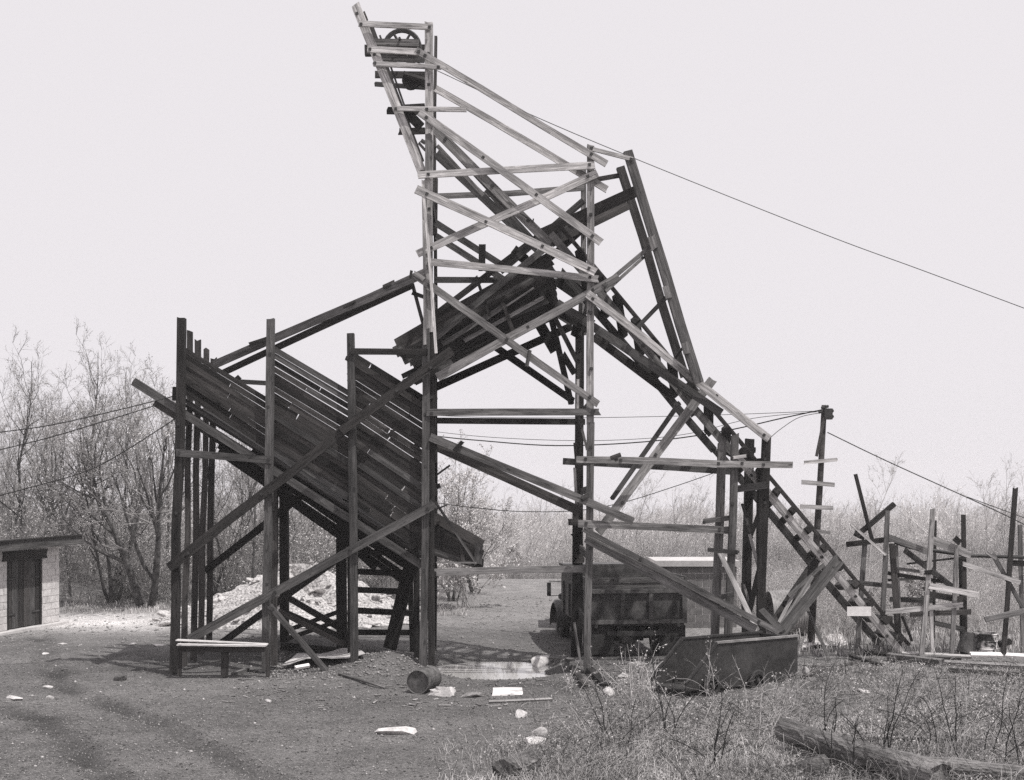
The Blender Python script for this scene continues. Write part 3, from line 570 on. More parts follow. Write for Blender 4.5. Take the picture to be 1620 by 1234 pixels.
while zz < 2.35:
    u = -.2 if r % 2 else 0.0
    while u < TOT:
        a, b = max(u, 0), min(u+.4, TOT); u += .4
        if zz < 2.02:
            if a >= d0 and b <= d1: continue
            if a < d0 < b: b = d0
            if a < d1 < b: a = d1
        if b-a > .05: block(sh, a, b, zz, zz+.2, .18, 'block')
    zz += .2; r += 1
mb = MB()
mb.prism([SP(.003, -.012, zt), SP(d0-.003, -.012, zt), SP(d0-.003, -.012, 2.44), SP(.003, -.012, 2.44)], -nrm*.15)
mb.prism([SP(d1+.003, -.012, zt), SP(TOT, -.012, zt), SP(TOT, -.012, 2.44), SP(d1+.003, -.012, 2.44)], -nrm*.15)
mb.prism([SP(d0, -.012, 2.1), SP(d1, -.012, 2.1), SP(d1, -.012, 2.44), SP(d0, -.012, 2.44)], -nrm*.15)
mb.build('mortar_wall', M['mortar'], sh)
mb = MB(); mb.prism([SP(.01, -.19, -.2), SP(.01, -2.6, -.2), SP(.01, -2.6, 2.44), SP(.01, -.19, 2.44)], dx*-.18); mb.prism([SP(.2, -2.6, -.2), SP(TOT, -2.6, -.2), SP(TOT, -2.6, 2.44), SP(.2, -2.6, 2.44)], nrm*.18); mb.prism([SP(TOT+.002, -.0, -.2), SP(TOT+.002, -2.6, -.2), SP(TOT+.002, -2.6, 2.44), SP(TOT+.002, 0, 2.44)], dx*-.18); mb.build('back_walls', M['block'], sh)
mb = MB(); mb.prism([SP(-.12, .25, -.25), SP(TOT, .25, -.25), SP(TOT, .25, zt-.005), SP(-.12, .25, zt-.005)], -nrm*.6); mb.build('sill', M['concrete'], sh)
nb = 6; dw = (d1-d0)/nb
for k in range(nb):
    a = SP(d0+dw*(k+.5), -.06-.012*(k % 2), zt+.02); b = SP(d0+dw*(k+.5), -.06-.012*(k % 2), 2.02); board3(sh, 'door_plank', a, b, dw*.97, .035, ('dark', 'grey', 'dark', 'dark', 'grey', 'dark')[k], face=nrm, warp=.2)
for u in (d0+.04, d1-.04): board3(sh, 'door_jamb', SP(u, -.03, zt), SP(u, -.03, 2.05), .08, .05, 'black', face=nrm, warp=.1)
for z in (.5, 1.5):
    for u0, u1 in ((d0+.06, d0+.42), (d1-.42, d1-.06)): board3(sh, 'hinge', SP(u0, -.03, z), SP(u1, -.03, z), .05, .015, 'iron', face=nrm, warp=0)
board3(sh, 'lintel', SP(d0-.16, .02, 2.16), SP(d1+.18, .02, 2.16), .27, .06, 'dark', face=nrm)
mb = MB(); rz0, rz1 = 2.45, 2.63
mb.prism([SP(-.45, .48, rz0+.03), SP(TOT, .48, rz0-.03), SP(TOT, .48, rz1-.03), SP(-.45, .48, rz1+.03)], -nrm*3.3+Vector((0, 0, -.2))); ro = mb.build('roof', M['felt'], sh)
board3(sh, 'fascia', SP(-.47, .51, rz0+.02), SP(TOT, .51, rz0-.06), .13, .03, 'grey', face=nrm, warp=.8)
board3(sh, 'roof_edge', SP(-.42, .50, rz1+.05), SP(TOT, .50, rz1-.01), .04, .06, 'dark', face=nrm, warp=1.5)
# ---------------------------------------------------------------- block building behind the lorry
YB = 35.0
bb = empty('block_building', W(1105, 1000, YB)); tag(bb, 'grey concrete-block outbuilding with pale concrete coping behind the dump truck', 'building')
xL, xR = W(905, 0, YB).x, W(1166, 0, YB).x; zb = -.35; zc = W(0, 896, YB).z
mb = MB(); mb.box((xL+.02, YB+.012, zb), (xR-.02, YB+.19, zc)); mb.build('mortar_wall', M['mortar'], bb)
mb = MB(); mb.box((xR-.2, YB+.2, zb), (xR-.01, YB+1.8, zc)); mb.box((xL+.01, YB+.2, zb), (xL+.2, YB+1.8, zc)); mb.build('side_walls', M['block_grey'], bb)
base = None; zz = zc-.2; r = 0
while zz > zb-.1:
    u = xR-(.4 if r % 2 else .2)
    first = True; a, b = u, xR
    while b > xL:
        if b-a > .05:
            mb = MB(); j = rnd.uniform(-.006, .006)
            mb.box((max(a, xL)+.011, YB+j, zz+.011), (b-.011, YB+.1, zz+.189)); mb.build('block', M['block_grey'], bb)
        b = a; a = a-.4
    zz -= .2; r += 1
mb = MB(); cxl = W(1036, 0, YB).x; mb.box((cxl, YB-.12, zc+.003), (xR+.06, YB+1.9, zc+.17)); mb.build('coping', M['concrete'], bb)
mb = MB(); mb.box((xL-.2, YB-.25, zc-.02), (cxl-.003, YB+1.4, zc+.03)); mb.build('roof_slab', M['concrete'], bb)
mb = MB(); mb.box((xL-.15, YB-.2, zc-.17), (cxl-.01, YB-.05, zc-.022)); mb.build('eave_board', M['dark'], bb)
# ---------------------------------------------------------------- dump truck seen from behind
YT = 29.9
tk = empty('dump_truck', (3.1, YT, hz(3.1, YT+1))); tk.rotation_euler = (0, 0, math.radians(8)); tag(tk, 'old dark dump truck seen from behind, parked beyond the right tower post', 'truck')
zg = tk.location.z
def TL(mb, name, mat, par=tk, smooth=False):      # shapes given in truck space: x right, y forward, z up from the ground
    me = pymesh(name, mb.v, mb.f, mb.m, smooth); o = bpy.data.objects.new(name, me); C.objects.link(o); o.parent = par
    for mm in (mat if isinstance(mat, list) else [mat]): me.materials.append(mm)
    return o
hw = 1.27; bz0, bz1 = .92, 1.78
mb = MB(); mb.box((-hw, 0, bz0), (hw, .05, bz1)); tg = TL(mb, 'tailgate', M['truck'])
for xx in (-hw+.05, -.36, .36, hw-.05):
    mb = MB(); mb.box((xx-.055, -.06, bz0+.005), (xx+.055, -.002, bz1-.01)); TL(mb, 'rib', M['drum'], tg)
for z in (bz0+.05, bz1-.05):
    mb = MB(); mb.box((-hw+.002, -.07, z-.05), (hw-.002, -.003, z+.05)); TL(mb, 'cross_rib', M['drum'], tg)
for sx in (-1, 1):
    mb = MB(); mb.box((sx*hw-.03, .053, bz0), (sx*hw+.03, 3.3, bz1+.1)); sd = TL(mb, 'bed_side', M['truck'])
    for y in (.4, 1.2, 2.0, 2.8):
        mb = MB(); mb.box((sx*hw-(.085 if sx < 0 else -.032), y-.04, bz0), (sx*hw+(.085 if sx > 0 else -.032), y+.04, bz1)); TL(mb, 'rib', M['truck'], sd)
    mb = MB(); mb.box((sx*hw-.025, .0, bz1+.1), (sx*hw+.025, 3.3, bz1+.3)); TL(mb, 'side_board', M['grey'])
    mb = MB(); mb.box((sx*.92-.34, .02, .16), (sx*.92+.34, .04, .86)); TL(mb, 'mud_flap', M['rubber'])
    mb = MB(); mb.lathe([(0, .0), (0, .05), (.03, .05), (.03, 0)], (sx*1.05, -.09, .88), (0, -1, 0), 10); TL(mb, 'tail_lamp', M['iron'])
mb = MB(); mb.box((-hw, 3.25, bz0), (hw, 3.3, bz1+.42)); mb.box((-hw+.05, 3.305, bz1+.36), (hw-.05, 4.1, bz1+.42)); TL(mb, 'bed_front', M['truck'])
mb = MB(); mb.box((-hw+.03, .06, bz0-.06), (hw-.03, 3.24, bz0-.005)); TL(mb, 'bed_floor', M['truck'])
mb = MB(); mb.box((-hw+.06, .02, bz1+.02), (hw-.06, .05, bz1+.15)); mb.box((-hw+.06, .0, bz1+.16), (hw-.06, .04, bz1+.28)); TL(mb, 'tail_board', [M['mid']])
for sx in (-.4, .4):
    mb = MB(); mb.box((sx-.06, .1, .62), (sx+.06, 5.4, .85)); TL(mb, 'chassis_rail', M['steel_dark'])
def wheel(x, y, r, wd, name='wheel', yaw=0):
    e = empty(name, (0, 0, 0)); e.parent = tk; e.location = (x, y, r)
    mb = MB(); mb.lathe([(-wd/2, r*.55), (-wd/2, r*.9), (-wd*.3, r), (wd*.3, r), (wd/2, r*.9), (wd/2, r*.55)], (0, 0, 0), (1, 0, 0), 24); TL(mb, 'tyre', M['rubber'], e)
    mb = MB(); mb.lathe([(-wd*.3, .0), (-wd*.3, r*.25), (-wd*.1, r*.5), (-wd*.42, r*.56), (wd*.42, r*.56), (wd*.1, r*.5), (wd*.3, r*.25), (wd*.3, 0)], (0, 0, 0), (1, 0, 0), 18); TL(mb, 'rim', M['mud'], e)
for sx in (-1, 1):
    wheel(sx*1.08, 1.0, .46, .24); wheel(sx*.80, 1.0, .46, .24); wheel(sx*1.02, 4.55, .46, .24)
mb = MB(); mb.lathe([(-.75, .07), (-.25, .09), (-.2, .2), (0, .25), (.2, .2), (.25, .09), (.75, .07)], (0, 1.0, .5), (1, 0, 0), 14); TL(mb, 'rear_axle', M['mud'], smooth=True)
mb = MB(); mb.box((-.56, 1.5, .3), (.56, 1.55, .84)); mb.box((-.7, 2.4, .28), (.7, 2.9, .8)); TL(mb, 'tank_and_added_plate', M['steel_dark'])  # thin first plate is added to darken the see-through gap under the bed
mb = MB(); mb.box((-.75, -.05, .62), (.75, .015, .74)); TL(mb, 'rear_bumper', M['steel_dark'])
# cab, bonnet, wings
cab = MB(); cab.prism([Vector((-.85, 3.42, .85)), Vector((-.85, 3.42, 2.0)), Vector((-.85, 3.6, 2.12)), Vector((-.85, 4.4, 2.1)), Vector((-.85, 4.75, 1.55)), Vector((-.85, 4.8, .85))], (1.7, 0, 0)); cb = TL(cab, 'cab', M['truck'])
mb = MB(); mb.box((-.45, 3.40, 1.55), (.45, 3.415, 1.92)); TL(mb, 'rear_window', M['glass'], cb)
mb = MB(); mb.prism([Vector((-.6, 4.81, .8)), Vector((-.6, 4.81, 1.5)), Vector((-.6, 5.8, 1.35)), Vector((-.6, 5.95, .8))], (1.2, 0, 0)); TL(mb, 'bonnet', M['truck'])
for sx in (-1, 1):
    mb = MB(); pr = []
    for k in range(13):
        a = math.radians(-10+200*k/12); pr.append((4.55+.62*math.cos(a), .50+.62*math.sin(a)))
    n_ = len(pr); v = []; f = []
    for k, (y, z) in enumerate(pr): v += [(sx*.82, y, z), (sx*1.24, y, z), (sx*1.30, y*1.0, z-.09)]
    for k in range(n_-1):
        for q in range(2): f.append((3*k+q, 3*k+q+1, 3*k+q+4, 3*k+q+3))
    mb.add(v, f); TL(mb, 'wing', M['truck'], smooth=True)
    mb = MB(); mb.tube([(sx*.86, 4.5, 1.62), (sx*1.45, 4.42, 1.66)], .012, 6); mb.tube([(sx*.86, 4.5, 1.25), (sx*1.45, 4.42, 1.24)], .012, 6); mb.box((sx*1.45-.055, 4.40, 1.24), (sx*1.45+.055, 4.44, 1.62)); TL(mb, 'door_mirror', M['steel_dark'])
    mb = MB(); mb.lathe([(0, .0), (.0, .1), (.12, .08), (.16, 0)], (sx*.85, 5.75, 1.1), (0, -1, 0), 12); TL(mb, 'head_lamp', M['truck'])
# ---------------------------------------------------------------- steel skip cart in the weeds
A = G(1100, 1100); A.z += .0
ct = empty('skip_cart', A); tag(ct, 'dark steel mine skip cart with open slanted end standing in the weeds', 'mine cart')
ex = Vector((.857, .515, 0)); ey = Vector((-.515, .857, -.03)).normalized(); O = Vector((3.30, 22.80, .12))
def CP(u, v_, z): return O+ex*u+ey*v_+Vector((0, 0, z))
hgt_ = .94; Ln = 2.89
side = [(0.0, 0, .06), (Ln-.25, 0, .02), (Ln, 0, .22), (Ln, 0, hgt_), (.77, 0, hgt_), (.0, 0, .22)]
mb = MB(); mb.prism([CP(*q) for q in side], ey*.03); mb.build('side_plate', M['cartpaint'], ct)
mb = MB(); mb.prism([CP(q[0], 1.05, q[2]) for q in side], ey*.03); mb.build('side_plate', M['cartpaint'], ct)
mb = MB(); mb.prism([CP(.03, .032, .07), CP(Ln-.26, .032, .04), CP(Ln-.26, 1.047, .04), CP(.03, 1.047, .07)], (0, 0, -.03)); mb.build('floor_plate', M['cartpaint'], ct)
mb = MB(); mb.prism([CP(Ln-.03, .034, .22), CP(Ln-.03, 1.045, .22), CP(Ln-.03, 1.045, hgt_-.03), CP(Ln-.03, .034, hgt_-.03)], ex*.03); mb.build('end_plate', M['cartpaint'], ct)
for v_ in (-.03, 1.03):
    mb = MB(); mb.prism([CP(.75, v_, hgt_-.03), CP(Ln+.02, v_, hgt_-.03), CP(Ln+.02, v_, hgt_+.012), CP(.75, v_, hgt_+.012)], ey*.085); mb.build('rim_bar', M['galv'] if v_ < 0 else M['steel_dark'], ct)
    mb = MB(); mb.prism([CP(.78, v_-.005, hgt_-.035), CP(0, v_-.005, .20), CP(-.03, v_-.005, .22), CP(.73, v_-.005, hgt_+.0)], ey*.05); mb.build('lip_bar', M['steel_dark'], ct)
for u in (.5, 1.66):
    for v_ in (-.10, 1.1):
        c = CP(u+.05, v_, .14); e = empty('wheel', c); e.parent = ct; e.location = c-ct.location
        mb = MB(); mb.lathe([(-.045, .12), (-.045, .18), (-.03, .21), (.02, .19), (.045, .19), (.045, .12)], c, ey, 22); mb.build('rim', M['steel_dark'], e)
        mb = MB(); mb.lathe([(-.05, 0), (-.05, .05), (.05, .05), (.05, 0)], c, ey, 10)
        for k in range(6):
            a = k*math.pi/3; d = ex*math.cos(a)+Vector((0, 0, 1))*math.sin(a); mb.tube([c+d*.03, c+d*.15], .016, 5)
        mb.build('spokes', M['steel_dark'], e)
for u in (.55, 1.71):
    mb = MB(); mb.tube([CP(u, -.1, .14), CP(u, 1.12, .14)], .03, 8); mb.build('axle', M['steel_dark'], ct)
# ---------------------------------------------------------------- bench
YBn = 25.75
be = empty('bench', W(352, 1068, YBn)); tag(be, 'crude low plank bench standing in front of the bin posts', 'bench')
B(be, 'seat_plank', 280, 1014, 423, 1018, 2, YBn-.12, 'light', .2, warp=2); B(be, 'seat_plank', 281, 1021, 421, 1020, 2.2, YBn-.33, 'pale', .16, warp=2)
B(be, 'apron', 284, 1027, 421, 1027, 9, YBn-.3, 'dark', .04)
for x0, x1, w_ in ((285, 284, 5), (356, 355, 11), (422, 424, 5)):
    B(be, 'leg', x0, 1024, x1, 1070, w_, YBn-.22, 'dark', .08)
B(be, 'brace', 290, 1060, 352, 1045, 2.5, YBn+.1, 'mid', .03)
# ---------------------------------------------------------------- drums
c = G(661, 1098); axd = Vector((.28, .9, 0)).normalized()
dr = empty('oil_drum', c); tag(dr, 'rusty steel drum lying on its side at the foot of the tower post', 'drum')
cc = c+Vector((0, 0, .23)); mb = MB()
mb.lathe([(0, .215), (-.012, .232), (.012, .236), (.2, .226), (.22, .236), (.24, .226), (.45, .226), (.47, .236), (.49, .226), (.68, .228), (.70, .236), (.70, .21)], cc, axd, 26); mb.build('body', M['drum'], dr, smooth=False)
mb = MB(); mb.lathe([(.012, 0), (.012, .214)], cc, axd, 26); mb.build('lid', M['drum'], dr)
mb = MB(); mb.lathe([(-.012, .0), (-.012, .028), (.011, .028)], cc+Vector((.10, 0, -.12)), axd, 10); mb.build('bung', M['iron'], dr)
c = G(1557, 1037); dr = empty('burn_barrel', c); tag(dr, 'upright dented drum with white flaking patches beside the broken trestle', 'drum')
mb = MB(); mb.lathe([(.0, 0), (.0, .28), (.02, .30), (.17, .285), (.185, .30), (.2, .285), (.36, .285), (.375, .30), (.39, .285), (.53, .29), (.545, .305), (.56, .29), (.56, .27), (.3, .27)], c, (.03, -.02, 1), 26); mb.build('body', M['drum_burnt'], dr)
mb = MB(); mb.lathe([(.1, .0), (.1, .26)], c+Vector((-.36, .1, .05)), (.5, .1, 1), 18); mb.lathe([(0, .26), (.5, .26)], c+Vector((-.38, .1, .02)), (.35, .1, 1), 18); mb.build('loose_ring', M['drum'], dr)
# ---------------------------------------------------------------- corrugated pipe behind the struts
c = G(1255, 1030); c.y = 33.0; c.x = (1246-CX)/F*33.0; c.z = hz(c.x, c.y)
mb = MB(); v = []; f = []; nu, nv = 60, 22
for i in range(nu+1):
    s = -1.0+2.0*i/nu; rr = .68+.02*math.sin(i*2*math.pi/4)
    for k in range(nv):
        a = 2*math.pi*k/nv; v.append(c+Vector((s*.62, rr*math.cos(a), .62+rr*math.sin(a)*.95))+Vector((0, s*.45, 0)))
for i in range(nu):
    for k in range(nv): f.append((i*nv+k, i*nv+(k+1) % nv, (i+1)*nv+(k+1) % nv, (i+1)*nv+k))
mb.add(v, f); tag(mb.build('culvert_pipe', M['galv'], None, smooth=True), 'corrugated metal pipe lying behind the crossed struts', 'pipe')
# ---------------------------------------------------------------- utility pole and wires
YP = 31.0
up = empty('utility_pole', W(1283, 1022, YP)); tag(up, 'dark leaning utility pole with short boards nailed across it', 'utility pole')
mb = MB(); mb.tube([W(1282, 1032, YP), W(1289, 900, YP), W(1297, 770, YP), W(1304, 641, YP)], [.1, .09, .08, .07], 10); mb.build('pole', M['dark'], up, smooth=True)
for i, q in enumerate(((1272, 732, 1325, 727, 6), (1268, 763, 1320, 767, 7), (1266, 801, 1318, 804, 6.5))): B(up, 'step_board', *q, YP-.12, 'light', .05)
B(up, 'step_board', 1290, 840, 1312, 843, 6, YP-.12, 'mid', .05); B(up, 'loose_board', 1304, 660, 1292, 722, 4.5, YP-.15, 'dark', .04)
mb = MB(); q = W(1310, 655, YP-.1); mb.box(tuple(q-Vector((.1, .08, .14))), tuple(q+Vector((.1, .08, .14)))); mb.build('junction_box', M['steel_dark'], up)
for x, y in ((1298, 652), (1316, 650), (1316, 659), (1302, 645), (1308, 643)):
    mb = MB(); q = W(x, y, YP-.12); mb.lathe([(-.05, .02), (-.03, .045), (0, .03), (.03, .045), (.05, .02)], q, (1, 0, 0), 8); mb.build('insulator', M['iron'], up)
def wire(pts, label, r=.012, group=None):
    P = [W(x, y, Y) for x, y, Y in pts]; out = []
    for i in range(len(P)-1):
        a = P[max(i-1, 0)]; b = P[i]; c_ = P[i+1]; d = P[min(i+2, len(P)-1)]
        for k in range(6):
            u = k/6; out.append(.5*((2*b)+(-a+c_)*u+(2*a-5*b+4*c_-d)*u*u+(-a+3*b-3*c_+d)*u**3))
    out.append(P[-1]); mb = MB(); mb.tube(out, r, 5); return tag(mb.build('cable', M['cable'], None), label, 'cable', group)
wire([(640, 92, YF+.8), (692, 112, YF+.8), (830, 177, YF+.8), (995, 247, YF+.6), (1300, 369, YF+.9), (1460, 428, YF+1.1), (1640, 495, YF+1.3), (1800, 556, YF+1.6)], 'hoist rope running down from the sheave wheel to the right edge', .0095)
wire([(1300, 650, YP), (1180, 655, 31.4), (1040, 659, 32), (900, 661, 33), (760, 660, 34), (640, 655, 35)], 'uppermost thin wire leading left from the utility pole', .008, 'wires strung from the utility pole')
wire([(1300, 651, YP), (1190, 662, 31.3), (1090, 686, 31.8), (1000, 695, 32.4), (900, 697, 33), (780, 692, 34), (690, 683, 35), (600, 670, 36)], 'middle sagging wire leading left from the utility pole', .008, 'wires strung from the utility pole')
wire([(1302, 648, YP), (1240, 661, 31.2), (1140, 683, 31.7), (1020, 699, 32.3), (880, 705, 33), (760, 697, 34), (690, 690, 35), (600, 678, 36)], 'thick lowest sagging wire leading left from the utility pole', .017, 'wires strung from the utility pole')
wire([(1299, 653, YP), (1265, 660, 30), (1236, 678, 28.5), (1217, 694, 27.0)], 'short slack wire from the utility pole to a trestle post', .009, 'wires strung from the utility pole')
wire([(1309, 684, YP), (1400, 728, 31), (1530, 787, 31), (1605, 822, 31), (1700, 870, 31)], 'lower of two wires leaving the utility pole to the right', .014, 'wires strung from the utility pole')
wire([(1530, 786, 31), (1560, 797, 31), (1620, 819, 31), (1700, 848, 31)], 'upper branch wire parting from its twin near the right edge', .011, 'wires strung from the utility pole')
wire([(-60, 690, 26), (60, 676, 26), (160, 655, 26), (278, 626, YF+.1)], 'top wire fastened to the left end of the bin', .012, 'wires at the left of the bin')
wire([(-60, 725, 26), (60, 697, 26), (160, 668, 26), (250, 640, YF+.2)], 'middle wire fastened to the jutting sill beam', .012, 'wires at the left of the bin')
wire([(-60, 799, 26), (60, 768, 26), (140, 744, 26), (200, 712, 26), (281, 660, YF+.1)], 'lowest wire drooping left from the bin post', .012, 'wires at the left of the bin')
wire([(688, 795, YF+.4), (740, 802, 28), (820, 809, 29), (910, 808, 30), (985, 795, 30), (1060, 772, 30), (1130, 748, 29.5)], 'slack cable hanging across the tower opening', .010)
# ---------------------------------------------------------------- broken trestle at the right
tb = empty('broken_trestle', W(1470, 1035, 29.3)); tag(tb, 'half-collapsed trestle of loose light and dark boards right of the track', 'trestle')
for a in [('post', 1353, 750, 1380, 856, 5, 29.2, 'dark'), ('board', 1355, 848, 1415, 797, 8, 29.25, 'dark'), ('board', 1339, 862, 1417, 852, 8.5, 29.1, 'dark'), ('slat', 1346, 829, 1401, 878, 4, 28.95, 'light'),
          ('post', 1404, 808, 1396, 985, 7, 29.0, 'mid'), ('post', 1368, 860, 1356, 1040, 7, 29.2, 'mid'), ('board', 1348, 921, 1411, 927, 7.5, 29.15, 'grey'), ('post', 1411, 860, 1423, 1042, 9, 29.3, 'dark'), ('post', 1418, 862, 1425, 1035, 4, 29.45, 'mid'),
          ('board', 1405, 850, 1472, 874, 9, 29.1, 'mid'), ('board', 1470, 853, 1534, 877, 12, 29.2, 'light'), ('post', 1475, 804, 1459, 1040, 7.5, 28.9, 'light'), ('post', 1479, 823, 1477, 1010, 3.5, 30.2, 'dark'),
          ('post', 1524, 814, 1527, 1040, 6.5, 29.6, 'dark'), ('post', 1521, 880, 1524, 1040, 9, 29.8, 'black'), ('post', 1513, 868, 1505, 1040, 6.5, 29.0, 'mid'), ('board', 1430, 870, 1508, 930, 8.5, 29.25, 'grey'),
          ('board', 1405, 907, 1490, 920, 6, 29.4, 'dark'), ('board', 1413, 899, 1455, 904, 5, 29.35, 'mid'), ('board', 1470, 927, 1549, 941, 9.5, 28.85, 'pale'), ('board', 1468, 940, 1523, 949, 10, 29.1, 'dark'),
          ('board', 1400, 969, 1523, 957, 7.5, 28.95, 'light'), ('board', 1440, 972, 1536, 968, 8, 29.45, 'dark'), ('post', 1473, 963, 1475, 1036, 5, 29.0, 'pale'), ('board', 1476, 985, 1525, 996, 7.5, 29.5, 'grey'),
          ('board', 1427, 975, 1443, 1014, 3.5, 29.2, 'dark'), ('board', 1523, 892, 1613, 921, 7, 29.2, 'light'), ('board', 1408, 948, 1475, 950, 8, 29.7, 'grey'), ('board', 1395, 978, 1412, 980, 10, 29.2, 'dark'),
          ('board', 1405, 918, 1460, 915, 4, 29.6, 'mid'), ('rail', 1435, 892, 1530, 881, 3, 29.8, 'dark'), ('cleat', 1352, 843, 1368, 850, 9, 29.3, 'dark'), ('cleat', 1462, 906, 1474, 905, 7, 28.85, 'black'), ('cleat', 1511, 852, 1518, 858, 9, 29.1, 'black')]:
    B(tb, a[0], *a[1:5], a[5], a[6], a[7], .06)
mb = MB(); mb.tube([W(1416, 858, 29.35), W(1440, 866, 29.4), W(1533, 879, 29.5), W(1640, 882, 29.6)], .045, 8); mb.build('pipe', M['iron'], tb, smooth=True)
tb = empty('post_frame', W(1595, 1040, 29.4)); tag(tb, 'leaning dark post frame with cross boards at the right edge', 'post frame')
for a in [('post', 1605.5, 772, 1588, 1043, 7, 29.2, 'dark'), ('post', 1613, 830, 1619, 1030, 6, 29.8, 'mid'), ('brace', 1570, 876, 1619, 962, 6, 29.3, 'grey'), ('board', 1559, 980, 1625, 966, 9, 29.05, 'mid'), ('board', 1594, 890, 1640, 893, 9, 29.6, 'black'), ('board', 1560, 874, 1576, 884, 4, 29.2, 'light'), ('board', 1578, 1020, 1600, 1014, 10, 29.6, 'dark')]:
    B(tb, a[0], *a[1:5], a[5], a[6], a[7], .06)
# blank white board nailed across the track
o = B(None, 'sign_board', 1340, 967, 1378, 967.5, 14, 28.25, 'white', .03, warp=0); tag(o, 'small blank white board fixed across the inclined track', 'sign')
# ---------------------------------------------------------------- lumber lying about
def lying(x0, y0, x1, y1, wpx, mat, label, th=.06, dz=.04, cat='plank', group='lumber lying on the ground', name='plank'):
    a = G(x0, y0); b = G(x1, y1); Yb = .5*(a.y+b.y); a.z += dz; b.z += dz
    o = board3(None, name, a, b, wpx*Yb/F*1.0, th, mat, face=(0, -.5, 1)); return tag(o, label, cat, group)
lying(1405, 1045, 1490, 1056, 9, 'mid', 'thick weathered beam end lying at the foot of the track', .16, .1)
lying(1428, 1036, 1536, 1042, 6, 'light', 'long pale plank lying between the track foot and drum')
lying(1485, 1054, 1630, 1062, 10, 'mid', 'broad grey plank lying below the drum at right edge', .1, .08)
lying(1500, 1064, 1625, 1072, 9, 'dark', 'dark plank lying lowest in the lumber by the drum', .08, .03)
lying(1536, 1046, 1586, 1047, 9, 'white', 'short white-painted board lying in front of the drum', .05, .16)
lying(1592, 1047, 1640, 1050, 10, 'white', 'white-painted board cut off by the right edge', .05, .16)
lying(1273, 1075, 1375, 1046, 5, 'dark', 'dark pole lying slanted between cart and track', .06, .05)
lying(1345, 1042, 1392, 1056, 7, 'dark', 'short dark warped board left of the track foot', .06, .06)
lying(1365, 1036, 1420, 1040, 6, 'dark', 'dark board tucked under the foot of the track', .06, .06)
lying(1455, 1046, 1520, 1048, 5, 'grey', 'grey board wedged between the lying beam and drum', .08, .1)
lying(536, 1068, 610, 1090, 4, 'mid', 'thin curved lath lying left of the drum', .03, .03)
lying(773, 1113, 874, 1108, 4, 'light', 'long thin pale lath lying in the open yard', .03, .03)
lying(870, 1047, 906, 1050, 6, 'mid', 'short plank lying on the dirt beside the tower foot', .04, .1)
lying(368, 1070, 392, 1062, 5, 'mid', 'small wooden block lying under the bench', .08, .04)
lying(930, 1062, 960, 1092, 12, 'black', 'charred timber stub lying at the right tower foot', .14, .06, 'timber', None, 'timber')
lying(905, 1060, 926, 1090, 10, 'dark', 'dark timber stub leaning at the right tower foot', .14, .04, 'timber', None, 'timber')
lying(1250, 1056, 1330, 1060, 8, 'dark', 'dark half-buried board behind the cart', .05, .03)
a = W(1275, 958, 28.9); o = board3(None, 'leaning_pole', a, G(1313, 1045), .07, .06, 'mid'); tag(o, 'grey pole leaning against the struts right of the cart', 'pole')
# sheet of pale tin and rags under the bin
def sheet(name, pts, mat, label, cat, h=.05, n=10):
    P = [G(*q) for q in pts]; mb = MB(); v = []; f = []
    for i in range(n+1):
        for k in range(5):
            u = i/n; q = k/4; p_ = lerp(lerp(P[0], P[1], u), lerp(P[3], P[2], u), q)
            v.append(p_+Vector((0, 0, h+.07*math.sin(5*u+q*3)*math.sin(3.1*u)+rnd.uniform(0, .03))))
    for i in range(n):
        for k in range(4): f.append((i*5+k, (i+1)*5+k, (i+1)*5+k+1, i*5+k+1))
    mb.add(v, f); o = mb.build(name, M[mat], None, smooth=False); md = o.modifiers.new('thick', 'SOLIDIFY'); md.thickness = .012
    return tag(o, label, cat)
sheet('tin_sheet', [(446, 1060), (578, 1042), (560, 1030), (470, 1042)], 'rock_white', 'crumpled pale sheet lying under the bin posts', 'sheet', .10)
lying(468, 1062, 490, 1058, 7, 'white', 'small white board lying before the crumpled sheet', .05, .08)
sheet('tarpaulin', [(1268, 1028), (1342, 1022), (1330, 1006), (1275, 1010)], 'rock_white', 'pale tarpaulin lying behind the utility pole foot', 'tarpaulin', .03)
for x, y, sx, sy, sz, mt, nm, lb in ((703, 1101, .26, .16, .16, 'rock_white', 'plastic_rag', 'crumpled white rag lying right of the fallen drum'), (748, 1102, .3, .14, .07, 'stone', 'sacking', 'grey crumpled sacking between rag and flat white sheet')):
    o = link(nm, rock_mesh(77+x, sx, sy, sz, .9, 3), None, M[mt]); o.location = G(x, y)+Vector((0, 0, sz*.3)); tag(o, lb, 'rag')
o = board3(None, 'cardboard_sheet', G(780, 1099)+Vector((0, 0, .05)), G(824, 1098)+Vector((0, 0, .03)),   .26, .02, 'pale', face=(0, -.6, 1)); tag(o, 'flat white sheet lying on the yard right of the sacking', 'sheet')
